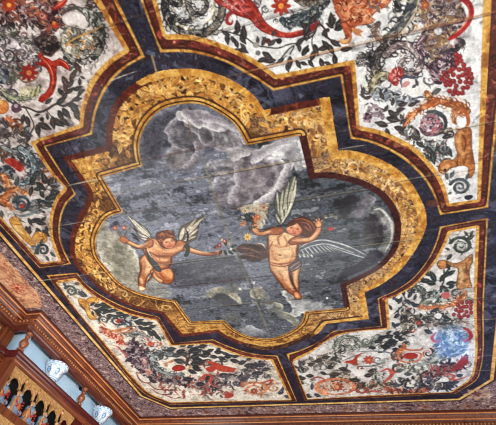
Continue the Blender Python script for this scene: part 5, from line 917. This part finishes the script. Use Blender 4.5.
# ---------------------------------------------------------------- materials
def mat(name, rough=.5, spec=.5, coat=0., coat_r=.1):
    m = bpy.data.materials.new(name); m.use_nodes = True; nt = m.node_tree; b = nt.nodes['Principled BSDF']
    b.inputs['Roughness'].default_value = rough; b.inputs['Specular IOR Level'].default_value = spec
    b.inputs['Coat Weight'].default_value = coat; b.inputs['Coat Roughness'].default_value = coat_r
    return m, nt, b
def lin(c):
    c = [v/255 for v in c]; return tuple(v/12.92 if v <= .04045 else ((v+.055)/1.055)**2.4 for v in c)+(1,)
def bump(nt, b, scale, strength, dist=.002, stretch=(1, 1, 1)):
    tc = nt.nodes.new('ShaderNodeTexCoord'); mp = nt.nodes.new('ShaderNodeMapping'); mp.inputs['Scale'].default_value = stretch
    n = nt.nodes.new('ShaderNodeTexNoise'); n.inputs['Scale'].default_value = scale; n.inputs['Detail'].default_value = 4
    bp = nt.nodes.new('ShaderNodeBump'); bp.inputs['Strength'].default_value = strength; bp.inputs['Distance'].default_value = dist
    L = nt.links.new; L(tc.outputs['Object'], mp.inputs[0]); L(mp.outputs[0], n.inputs['Vector']); L(n.outputs[0], bp.inputs['Height']); L(bp.outputs[0], b.inputs['Normal'])
def painted(name, rough=.55, spec=.3, coat=0., coat_r=.2, bs=40, bst=.25):
    m, nt, b = mat(name, rough, spec, coat, coat_r); a = nt.nodes.new('ShaderNodeAttribute'); a.attribute_name = 'paint'
    nt.links.new(a.outputs['Color'], b.inputs['Base Color']); bump(nt, b, bs, bst); return m
def grained(name, cols, rough=.35, coat=.3, scale=6, stretch=(1, .12, 1), bst=.15):
    m, nt, b = mat(name, rough, .4, coat, .15); L = nt.links.new
    tc = nt.nodes.new('ShaderNodeTexCoord'); mp = nt.nodes.new('ShaderNodeMapping'); mp.inputs['Scale'].default_value = stretch
    n = nt.nodes.new('ShaderNodeTexNoise'); n.inputs['Scale'].default_value = scale; n.inputs['Detail'].default_value = 6; n.inputs['Distortion'].default_value = .6
    r = nt.nodes.new('ShaderNodeValToRGB'); e = r.color_ramp.elements; e[0].position = .3; e[1].position = .7; e[0].color = lin(cols[0]); e[1].color = lin(cols[-1])
    for i, c in enumerate(cols[1:-1]): q = e.new(.3+.4*(i+1)/(len(cols)-1)); q.color = lin(c)
    L(tc.outputs['Object'], mp.inputs[0]); L(mp.outputs[0], n.inputs['Vector']); L(n.outputs[0], r.inputs[0]); L(r.outputs[0], b.inputs['Base Color'])
    bp = nt.nodes.new('ShaderNodeBump'); bp.inputs['Strength'].default_value = bst; bp.inputs['Distance'].default_value = .002
    L(n.outputs[0], bp.inputs['Height']); L(bp.outputs[0], b.inputs['Normal']); return m
M = dict(
    boards=painted('painted_boards', .55, .12, .22, .11),
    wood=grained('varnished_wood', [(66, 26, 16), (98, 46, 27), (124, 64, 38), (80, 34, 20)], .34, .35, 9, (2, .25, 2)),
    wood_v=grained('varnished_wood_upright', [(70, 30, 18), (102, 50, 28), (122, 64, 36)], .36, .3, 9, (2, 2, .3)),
    woodm=grained('shaded_wood', [(58, 22, 17), (90, 40, 27), (74, 30, 21)], .34, .3, 9, (2, .25, 2)),  # darker copy of the wood: shade of the cornice hollows put into colour
    lightw=grained('lit_wood_edge', [(170, 96, 50), (208, 136, 82), (188, 114, 64)], .34, .3, 9, (2, .25, 2)),  # paler copy of the wood: highlight on the cornice fillets put into colour
    dark=grained('dark_red_wood', [(52, 12, 12), (78, 20, 18), (62, 15, 14)], .3, .4, 8, (2, .3, 2)),
    carved=grained('gilded_carving', [(124, 74, 42), (178, 126, 80), (150, 98, 58)], .4, .2, 40, (1, 1, 1)),
    tan=grained('tan_tracery', [(118, 78, 42), (172, 128, 78), (196, 154, 104)], .5, .1, 46, (1, 1, 1), .5),
    blue=grained('blue_paint', [(168, 200, 228), (190, 216, 238), (178, 208, 232)], .6, .0, 3, (1, 1, 1), .05),
    blue_dark=grained('slate_blue_paint', [(74, 104, 132), (92, 122, 148)], .6, .0, 3, (1, 1, 1), .05),
    baluster=grained('turned_oak', [(84, 42, 22), (138, 76, 40), (108, 56, 30)], .35, .3, 30, (1, 1, 1)),
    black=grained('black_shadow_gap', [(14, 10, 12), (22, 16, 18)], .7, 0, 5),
    vase=painted('delft_glaze', .18, .5, .5, .06, 8, .03),
    robe=grained('slate_blue_robe', [(76, 92, 114), (124, 144, 166), (98, 116, 138)], .5, .1, 30, (1, 1, 1)),
    mantle=grained('orange_mantle', [(156, 88, 46), (194, 130, 80)], .5, .1, 30, (1, 1, 1)),
    ink=grained('ebony_hair', [(20, 16, 22), (38, 34, 44)], .5, .1, 20, (1, 1, 1)),
    bead=grained('crimson_bead', [(140, 24, 28), (184, 44, 44)], .3, .3, 20, (1, 1, 1)),
    skin=grained('pale_carving', [(176, 170, 176), (206, 200, 204)], .4, .2, 20, (1, 1, 1)),
    plaster=grained('plaster', [(196, 184, 166), (214, 204, 188)], .8, 0, 3, (1, 1, 1), .05),
    floor=grained('oak_floor', [(150, 116, 82), (186, 150, 112), (168, 132, 96)], .45, .1, 5, (4, .4, 1)),
    greyp=grained('grey_rose_panel', [(140, 116, 118), (176, 156, 152)], .6, 0, 20, (1, 1, 1)),
)
g_, nt_, b_ = mat('window_daylight', .2); b_.inputs['Base Color'].default_value = (.2, .3, .4, 1); b_.inputs['Emission Color'].default_value = (.14, .40, 1, 1); b_.inputs['Emission Strength'].default_value = 24; M['pane'] = g_

# ---------------------------------------------------------------- mesh helpers
def obj(name, verts, faces, m, parent=None, smooth_=False, loc=(0, 0, 0)):
    me = bpy.data.meshes.new(name); me.from_pydata([tuple(v) for v in verts], [], faces); me.update()
    if smooth_: me.polygons.foreach_set('use_smooth', [True]*len(me.polygons))
    me.materials.append(m); o = bpy.data.objects.new(name, me); SC.collection.objects.link(o); o.location = loc
    if parent: o.parent = parent
    return o
def tag(o, label=None, cat_=None, group=None, kind=None):
    if label: o['label'] = label
    if cat_: o['category'] = cat_
    if group: o['group'] = group
    if kind: o['kind'] = kind
    return o
def empty(name, loc, label, cat_, group=None):
    o = bpy.data.objects.new(name, None); SC.collection.objects.link(o); o.location = loc; o.empty_display_size = .1; o.scale = (1, 1, 1); return tag(o, label, cat_, group)
class MB:
    def __init__(s): s.v = []; s.f = []
    def add(s, v, f): n = len(s.v); s.v += [tuple(p) for p in v]; s.f += [tuple(i+n for i in q) for q in f]; return s
    def box(s, x0, x1, y0, y1, z0, z1):
        return s.add([(x, y, z) for z in (z0, z1) for y in (y0, y1) for x in (x0, x1)], [(0, 2, 3, 1), (4, 5, 7, 6), (0, 1, 5, 4), (2, 6, 7, 3), (0, 4, 6, 2), (1, 3, 7, 5)])
    def lathe(s, prof, c=(0, 0, 0), n=24, sx=1, sy=1):
        v = [(c[0]+r*sx*math.cos(2*math.pi*k/n), c[1]+r*sy*math.sin(2*math.pi*k/n), c[2]+z) for r, z in prof for k in range(n)]
        f = [(i*n+k, i*n+(k+1) % n, (i+1)*n+(k+1) % n, (i+1)*n+k) for i in range(len(prof)-1) for k in range(n)]
        f += [tuple(range(n))[::-1], tuple((len(prof)-1)*n+k for k in range(n))]; return s.add(v, f)
    def ball(s, c, r, n=8, sz=1.): return s.lathe([(max(.001, r*math.sin(t)), -r*sz*math.cos(t)) for t in np.linspace(0, math.pi, n)], c, n)
    def sweep(s, prof, path, closed=False):
        """profile (out, z) carried along a plan path; 'out' is measured to the left of travel"""
        P = [Vector((x, y)) for x, y in path]; n = len(prof); rows = []
        for i, p in enumerate(P):
            a = (p-P[i-1]).normalized() if i else (P[1]-P[0]).normalized(); b = (P[i+1]-p).normalized() if i < len(P)-1 else a
            na, nb = Vector((-a.y, a.x)), Vector((-b.y, b.x)); m = (na+nb).normalized(); k = 1/max(.3, m.dot(na))
            rows += [(p.x+m.x*k*d, p.y+m.y*k*d, z) for d, z in prof]
        f = [(i*n+k, i*n+(k+1) % n, (i+1)*n+(k+1) % n, (i+1)*n+k) for i in range(len(P)-1) for k in range(n)]
        f += [tuple(range(n)), tuple((len(P)-1)*n+k for k in range(n))[::-1]]; return s.add(rows, f)
    def put(s, name, m, parent=None, smooth_=False, loc=(0, 0, 0)): return obj(name, s.v, s.f, m, parent, smooth_, loc)
ZC = EYE+HC       # 5.0
# ---------------------------------------------------------------- room shell
tag(MB().box(-5.6, 3.2, -2.0, 7.6, -.1, 0).put('floor', M['floor']), kind='structure')
tag(MB().box(-5.62, -5.32, -2.0, 7.6, 0, ZC+.1).put('wall_left', M['wood_v']), kind='structure')
wf = MB(); wf.box(-5.32, .82, 7.3, 7.6, 0, ZC+.1); wf.box(1.42, 3.2, 7.3, 7.6, 0, ZC+.1); wf.box(.82, 1.42, 7.3, 7.6, 0, EYE+1.78); wf.box(.82, 1.42, 7.3, 7.6, EYE+2.42, ZC+.1)
tag(wf.put('wall_far', M['wood_v']), kind='structure')
fr = MB()
for a in ((.77, .83, 7.24, 7.34, EYE+1.73, EYE+2.47), (1.41, 1.47, 7.24, 7.34, EYE+1.73, EYE+2.47), (.83, 1.41, 7.24, 7.34, EYE+1.73, EYE+1.79), (.83, 1.41, 7.24, 7.34, EYE+2.41, EYE+2.47), (1.11, 1.13, 7.26, 7.32, EYE+1.79, EYE+2.41)): fr.box(*a)
wn = tag(fr.put('window_1', M['wood_v']), kind='structure')
MB().box(.82, 1.42, 7.42, 7.43, EYE+1.78, EYE+2.42).put('pane', M['pane'], wn)
# ---------------------------------------------------------------- painted ceiling: the grid is shared out by what is painted
LINC = np.where(COL <= .04045, COL/12.92, ((np.clip(COL, 0, 1)+.055)/1.055)**2.4).astype(np.float32)
def patch(name, ids, parent=None, m=None):
    cell = np.isin(IDM[:-1, :-1], ids); jj, ii = np.nonzero(cell); n = len(jj)
    if n == 0: return None
    a = jj*NX+ii; q = np.stack([a, a+NX, a+NX+1, a+1], 1)          # faces look down
    used, inv = np.unique(q.ravel(), return_inverse=True)
    uj, ui = used//NX, used % NX
    co = np.stack([XS[ui], YS[uj], np.full(len(used), ZC)], 1).astype(np.float32)
    me = bpy.data.meshes.new(name); me.vertices.add(len(used)); me.vertices.foreach_set('co', co.ravel())
    me.loops.add(n*4); me.loops.foreach_set('vertex_index', inv.astype(np.int32)); me.polygons.add(n); me.polygons.foreach_set('loop_start', np.arange(0, n*4, 4, dtype=np.int32))
    me.update(calc_edges=True)
    at = me.attributes.new('paint', 'FLOAT_COLOR', 'POINT'); c = np.ones((len(used), 4), np.float32); c[:, :3] = LINC[uj, ui]; at.data.foreach_set('color', c.ravel())
    me.materials.append(m or M['boards']); o = bpy.data.objects.new(name, me); SC.collection.objects.link(o)
    if parent is not None: o.parent = parent; o.matrix_parent_inverse = parent.matrix_world.inverted() if False else Matrix.Translation(-parent.location)
    return o
ceil = tag(patch('ceiling', [0]), kind='structure')
patch('gilt_line', [6], ceil); patch('border_frieze', [8], ceil)
MB().box(-5.62, 3.2, -2.0, 7.6, ZC+.006, ZC+.10).put('ceiling_boards', M['plaster'], ceil)
pt = empty('ceiling_painting', (-1.5, 3.1, ZC), 'large lobed ceiling painting of two winged infants in a cloudy sky', 'painting')
patch('painted_sky', [1], pt); tag(patch('painted_frame', [2], pt), 'gilt scrollwork frame painted round the sky')
def figure(body, subs, label):
    b = tag(patch('painted_cherub', body, pt), label)
    for nm, ids, lab in subs:
        o = patch(nm, ids, b)
        if o is not None:
            o.matrix_parent_inverse = Matrix.Identity(4)
            if lab: tag(o, lab)
figure([50], [('hair', [51], 'auburn curls'), ('wing', [52], None), ('wing', [53], None), ('sash', [54], 'dark teal sash'), ('sash', [55], 'dark teal sash end at the armpit'), ('rose', [57], 'pink roses held up')], 'winged infant reaching to the right with roses in the other hand')
figure([60], [('hair', [61], None), ('wing', [62], 'upright folded wing'), ('wing', [63], 'long outspread wing'), ('sash', [64], 'grey sash over the hips'), ('drapery', [66], 'dark maroon drapery'), ('blossom', [67], None), ('flower', [80], None), ('flower', [81], None), ('flower', [82], None), ('flower', [83], None), ('flower', [84], None), ('flower', [85], None)], 'winged infant standing on a cloud with both arms raised')
for k in range(90, 96): patch('posy_flower', [k], pt)
for k, c, lab in ((10, (-3.6, 1.2), 'white painted grotesque panel in the near left corner with a large red acanthus leaf'), (20, (.2, 1.2), 'white painted grotesque panel in the near right corner with red berries and grey volutes'),
                  (30, (-3.6, 5.2), 'white painted grotesque panel in the far left corner above the blue gallery'), (40, (.2, 5.2), 'white painted grotesque panel in the far right corner catching a blue window reflection')):
    p = empty('ornamental_panel', (c[0], c[1], ZC), lab, 'panel', 'painted corner panels')
    patch('painted_field', [k], p); patch('panel_border', [k+1], p); tag(patch('sphinx', [k+3], p), 'ochre sphinx figure painted at the narrow end')
    for d_, nm, lb in ((4, 'red_scroll', 'crimson acanthus scroll'), (5, 'berry_cluster', 'cluster of red berries'), (7, 'flower', None)):
        if (IDM == k+d_).any():
            o = patch(nm, [k+d_], p)
            if lb: tag(o, lb)
# ---------------------------------------------------------------- cornice round the room
def cz(l): return [(d, EYE+z) for d, z in l]
PATH = [(-4.94, -1.9), (-4.94, 3.80), (-4.70, 3.80), (-4.70, 7.10), (2.4, 7.10)]
PATH = [Vector(p) for p in PATH]
def off(prof): return cz([(d, z) for d, z in prof])
# travelling +Y the room is on the right, so 'out' (left) is towards the wall
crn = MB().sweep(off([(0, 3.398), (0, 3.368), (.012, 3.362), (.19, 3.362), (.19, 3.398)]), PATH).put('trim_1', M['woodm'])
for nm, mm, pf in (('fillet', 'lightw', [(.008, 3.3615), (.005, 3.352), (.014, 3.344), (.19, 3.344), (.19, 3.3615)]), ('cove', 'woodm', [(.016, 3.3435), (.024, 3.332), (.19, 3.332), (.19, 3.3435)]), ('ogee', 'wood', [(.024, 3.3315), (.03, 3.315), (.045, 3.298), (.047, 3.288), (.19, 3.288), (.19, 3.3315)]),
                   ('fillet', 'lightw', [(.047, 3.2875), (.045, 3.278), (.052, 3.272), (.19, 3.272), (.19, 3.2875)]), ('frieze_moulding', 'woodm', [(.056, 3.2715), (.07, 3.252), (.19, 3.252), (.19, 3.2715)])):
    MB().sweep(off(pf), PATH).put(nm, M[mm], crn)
tag(crn, kind='structure')
PATH2 = [Vector(p) for p in [(-4.94, -1.9), (-4.94, 3.71), (-4.70, 3.71), (-4.70, 7.10), (2.4, 7.10)]]
MB().sweep(off([(.078, 3.2515), (.078, 3.243), (.084, 3.238), (.084, 3.197), (.098, 3.192), (.105, 3.180), (.19, 3.180), (.19, 3.2515)]), PATH2).put('carved_frieze_board', M['wood'], crn)
MB().sweep(off([(.105, 3.1795), (.108, 3.165), (.128, 3.150), (.132, 3.128), (.146, 3.122), (.146, 3.115), (.19, 3.115), (.19, 3.1795)]), PATH2).put('lower_moulding', M['woodm'], crn)
bd = MB(); off_ = .08
for a, b in (((-5.018, -1.0), (-5.018, 3.78)), ((-5.0, 3.788), (-4.80, 3.788)), ((-4.78, 3.88), (-4.78, 7.02)), ((-4.6, 7.18), (1.9, 7.18))):
    a, b = Vector(a), Vector(b); 
    L = (b-a).length; n = int(L/.052); d = (b-a)/n
    nrm = Vector((1, 0)) if abs(d.x) < 1e-6 else Vector((0, -1))
    a2 = a+Vector((.0, 0))
    for i in range(n):
        p = a+d*(i+.5)-nrm*.0; c = (p.x+nrm.x*.0, p.y+nrm.y*.0, EYE+3.218); bd.lathe([(.004, -.016), (.011, -.008), (.014, 0), (.011, .008), (.004, .016)], c, 6)
bd.put('carved_beading', M['carved'], crn)
# ---------------------------------------------------------------- open gallery on the left wall
XF = -4.84
gal = empty('gallery_cabinet', (-5.0, 5.5, EYE+2.2), 'carved wooden wall gallery with blue back boards under the cornice', 'cabinet')
def G(mb, name, m, lab=None, parent=gal, sm_=False):
    o = mb.put(name, m, parent, sm_); o.matrix_parent_inverse = Matrix.Translation(-gal.location) if parent is gal else Matrix.Identity(4)
    if lab: tag(o, lab)
    return o
G(MB().box(-5.31, -5.12, 4.10, 7.29, EYE+2.84, EYE+3.385), 'back_board', M['blue'], 'pale blue painted boards')
G(MB().box(-5.12, -5.105, 4.10, 7.29, EYE+3.255, EYE+3.385), 'back_moulding', M['blue_dark'])
G(MB().box(-5.31, -4.95, 4.06, 4.10, EYE+2.84, EYE+3.385), 'end_board', M['blue'])
LP = [Vector((-5.32, 3.94)), Vector((-4.82, 3.94)), Vector((-4.82, 7.10)), Vector((2.4, 7.10))]
LP = [Vector((-4.99, -1.9)), Vector((-4.99, 3.90)), Vector((-4.80, 3.90)), Vector((-4.80, 7.28))]
led = MB().sweep(off([(.02, 2.835), (0, 2.825), (0, 2.80), (.02, 2.785), (.03, 2.76), (.045, 2.75), (.30, 2.75), (.30, 2.835)]), LP)
G(led, 'ledge', M['dark'], 'dark red moulded ledge')
G(MB().sweep(off([(.05, 2.7495), (.05, 2.715), (.062, 2.705), (.062, 2.68), (.30, 2.68), (.30, 2.7495)]), LP), 'lower_ledge', M['wood'])
# lower carcass: stiles and rails round the tracery
XT = -4.875
def rail(n, *a): return G(MB().box(*a), n, M['wood_v'])
rail('stile', XT-.3, XT, 3.95, 4.05, EYE+1.2, EYE+2.6795); G(MB().box(XT-.3, XT, 5.59, 5.72, EYE+1.2, EYE+2.6795), 'stile', M['dark']); rail('rail', XT-.3, XT+.004, 4.05, 5.59, EYE+2.10, EYE+2.20)
G(MB().box(XT-.06, XT-.01, 4.05, 5.59, EYE+1.2, EYE+2.0995), 'lower_tracery_board', M['tan']); G(MB().box(XT-.3, XT-.02, 5.72, 7.28, EYE+1.2, EYE+2.6795), 'side_panel', M['dark'])
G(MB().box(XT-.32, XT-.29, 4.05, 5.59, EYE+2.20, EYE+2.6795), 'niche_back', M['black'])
# pointed tracery: one board pierced by five arches
P0, PW = 4.05, .308
tr = MB(); x0, x1 = XT-.035, XT-.008; zt = EYE+2.675; zb = EYE+2.20
def arch(t):     # half-width at height fraction, trefoil-like cusps
    return None
for k in range(5):
    yc = P0+PW*(k+.5); hw = .098; zs = EYE+2.46
    pts = [(yc-hw, zs)]
    for a in np.linspace(180, 0, 17):
        r = hw*(1+.10*abs(math.sin(math.radians(a*3)))-.05); pts.append((yc+r*math.cos(math.radians(a)), zs+r*1.08*math.sin(math.radians(a))))
    top = [(y, zt) for y in np.linspace(yc-PW/2, yc+PW/2, len(pts))]
    v = []; f = []
    for (ya, za), (yb, zb_) in zip(pts, top): v += [(x1, ya, za), (x1, yb, zb_), (x0, ya, za), (x0, yb, zb_)]
    for i in range(len(pts)-1): a = i*4; b = a+4; f += [(a, a+1, b+1, b), (a+2, b+2, b+3, a+3), (a, b, b+2, a+2)]
    tr.add(v, f)
G(tr, 'arched_tracery', M['tan'], 'tan pierced tracery of five arches')
for k in range(5):     # raised ribs: hood over each arch and small rosettes between
    yc = P0+PW*(k+.5); hw = .112; zs = EYE+2.46; n = 13; v = []; f = []
    for i, a in enumerate(np.linspace(0, math.pi, n)):
        for j in range(6):
            b = j*math.pi/3; r = hw+.011*math.cos(b); v.append((XT-.004+.011*math.sin(b), yc+r*math.cos(a), zs+r*1.12*math.sin(a)))
    f = [(i*6+j, i*6+(j+1) % 6, i*6+6+(j+1) % 6, i*6+6+j) for i in range(n-1) for j in range(6)]+[tuple(range(6)), tuple((n-1)*6+j for j in range(6))[::-1]]
    G(MB().add(v, f), 'arch_hood', M['tan'], None, gal, True)
    if k: G(MB().ball((XT-.004, P0+PW*k, EYE+2.61), .03, 7), 'rosette', M['carved'], None, gal, True)
for k in range(6):
    yc = P0+PW*k+(.02 if k == 0 else -.02 if k == 5 else 0)
    G(MB().lathe([(.026, 0), (.026, .02), (.014, .035), (.018, .08), (.026, .11), (.018, .15), (.013, .19), (.016, .23), (.028, .245), (.03, .262)], (XT-.03, yc, EYE+2.2), 12), 'colonnette', M['carved'], None, gal, True)
# turned balusters on the ledge
def baluster(x, y):
    z = EYE+2.836
    o = G(MB().lathe([(.052, 0), (.052, .018), (.034, .03), (.026, .05), (.046, .075), (.062, .105), (.060, .13), (.036, .165), (.026, .19), (.036, .205), (.036, .215), (.024, .228), (.028, .25), (.05, .262), (.05, .2785)], (x, y, z), 16), 'baluster', M['baluster'], 'turned brown baluster', gal, True)
for y in (3.95, 5.50, 6.98): baluster(-4.845, y)
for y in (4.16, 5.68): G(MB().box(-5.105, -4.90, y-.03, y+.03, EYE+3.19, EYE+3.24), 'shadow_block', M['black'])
# recessed bay to the left
rec = empty('wall_panelling', (-5.2, 2.0, EYE+2.4), 'brown wooden panelling at the left edge with a tan inset', 'panelling')
def Rr(mb, name, m): o = mb.put(name, m, rec); o.matrix_parent_inverse = Matrix.Translation(-rec.location); return o
Rr(MB().box(-5.31, -5.14, -1.9, 3.93, EYE+2.836, EYE+3.114), 'back_panel', M['wood_v']); Rr(MB().box(-5.14, -5.10, 3.74, 3.93, EYE+2.836, EYE+3.114), 'pilaster', M['wood_v'])
Rr(MB().box(-5.139, -5.125, 1.6, 3.70, EYE+2.87, EYE+3.07), 'inset', M['tan']); Rr(MB().box(-5.31, -5.10, -1.9, 3.93, EYE+1.2, EYE+2.679), 'lower_panel', M['wood_v']); Rr(MB().box(-5.099, -5.09, 1.6, 3.66, EYE+2.3, EYE+2.62), 'grey_inset', M['greyp'])
# ---------------------------------------------------------------- carved figures under the arches
def carved_figure(k):
    y = P0+PW*(k+.5); t = empty('carved_figure', (XT-.168, y, EYE+2.2008), ['small painted figure in slate blue robe under the first arch', 'small painted figure with orange mantle under the second arch', 'small painted figure under the middle arch of the tracery', 'small painted figure under the fourth arch', 'small painted figure under the last arch by the dark stile'][k], 'figurine', 'painted figures in the arched niches'); t.scale = (1.15, 1.45, 1.18)
    r_ = np.random.default_rng(k+3)
    def S(mb, n, m): return mb.put(n, m, t, True)
    S(MB().lathe([(.05, 0), (.075, .004), (.07, .05), (.055, .12), (.05, .16), (.06, .19), (.055, .22), (.02, .245)], (0, 0, 0), 14, 1, 1), 'robe', M['robe'])
    S(MB().ball((.02, -.035+.05*(k % 2), .12), .046, 9, 1.5), 'mantle', M['mantle']); S(MB().ball((.03, .03-.05*(k % 2), .19), .03, 8), 'mantle_fold', M['mantle'])
    S(MB().ball((.005, 0, .268), .030, 9, 1.2), 'face', M['skin']); S(MB().ball((-.008, 0, .285), .040, 9), 'hair', M['ink'])
    b = MB()
    for i in range(9): b.ball((.055, -.05+.1*i/8, .16-.05*math.sin(i/8*math.pi)+.03*r_.random()), .011, 6)
    for i in range(5): b.ball((.07, .045, .03+.03*i), .011, 6)
    S(b, 'bead_string', M['bead']); S(MB().ball((.045, -.065, .05), .034, 8), 'scroll_foot', M['skin' if k % 2 else 'robe']); S(MB().ball((.05, .06, .07), .03, 8), 'scroll_foot', M['robe'])
for k in range(5): carved_figure(k)
# ---------------------------------------------------------------- blue and white pots
def vase(y, label):
    prof = [(.02, 0), (.074, 0), (.080, .010), (.074, .022), (.058, .032), (.060, .042), (.082, .052), (.090, .062), (.086, .074), (.092, .088), (.116, .125), (.134, .165), (.147, .205), (.154, .238), (.160, .246), (.172, .250), (.175, .262), (.175, .284), (.170, .291), (.160, .288), (.150, .25), (.10, .12), (.02, .10)]
    n = 96; V = []; C = []; q = []
    fine = []
    for (a, b) in zip(prof[:-1], prof[1:]):
        s = max(1, int(math.hypot(b[0]-a[0], b[1]-a[1])/.005))
        fine += [(a[0]+(b[0]-a[0])*i/s, a[1]+(b[1]-a[1])*i/s) for i in range(s)]
    fine.append(prof[-1]); r_ = np.random.default_rng(int(y*10)); inside = 0
    white, cob, lt, gold = rgb((214, 222, 234)), rgb((70, 104, 156)), rgb((130, 170, 206)), rgb((186, 140, 92))
    for i, (r, z) in enumerate(fine):
        inn = i > len(fine)*.62 and r < .165
        for k in range(n):
            th = 2*math.pi*k/n; V.append((r*math.cos(th), r*math.sin(th), z)); c = white
            if not inn:
                if .262 < z < .284 and int(k/3) % 2: c = cob
                if abs(z-.254) < .003 or abs(z-.24) < .003 or abs(z-.050) < .004 or abs(z-.076) < .004 or abs(z-.014) < .004: c = lt
                if .215 < z < .232 and (k+int(z*400)) % 8 < 3: c = lt
                u = (th*6/(2*math.pi)) % 1-.5; w = (z-.155)/.07
                if abs(w) < 1 and .085 < z < .212:
                    if abs(u) < .06 or abs(math.hypot(u*2.4, w)-.5) < .13 or (abs(abs(u)-.12-.1*w*w) < .03): c = cob if (k//2+i) % 3 else lt
                    if math.hypot((u-.0)*3, w) < .22: c = lt
                    if int(th*6/(2*math.pi)) % 3 == 0 and abs(math.hypot((abs(u)-.4)*3.4, w*.8)-.3) < .09: c = gold
            C.append(c)
    F = [(i*n+k, i*n+(k+1) % n, (i+1)*n+(k+1) % n, (i+1)*n+k) for i in range(len(fine)-1) for k in range(n)]; F.append(tuple(range(n))[::-1])
    F.append(tuple((len(fine)-1)*n+k for k in range(n)))
    o = obj('vase', V, F, M['vase'], None, True, (-4.935, y, EYE+2.8355)); at = o.data.attributes.new('paint', 'FLOAT_COLOR', 'POINT')
    c = np.ones((len(C), 4), np.float32); cc = np.array(C); c[:, :3] = np.where(cc <= .04045, cc/12.92, ((cc+.055)/1.055)**2.4); at.data.foreach_set('color', c.ravel())
    tag(o, label, 'vase', 'blue and white vases on the gallery ledge')
vase(4.80, 'blue and white porcelain vase on the ledge between the two balusters')
vase(6.25, 'blue and white porcelain vase at the bottom edge, past the second baluster')
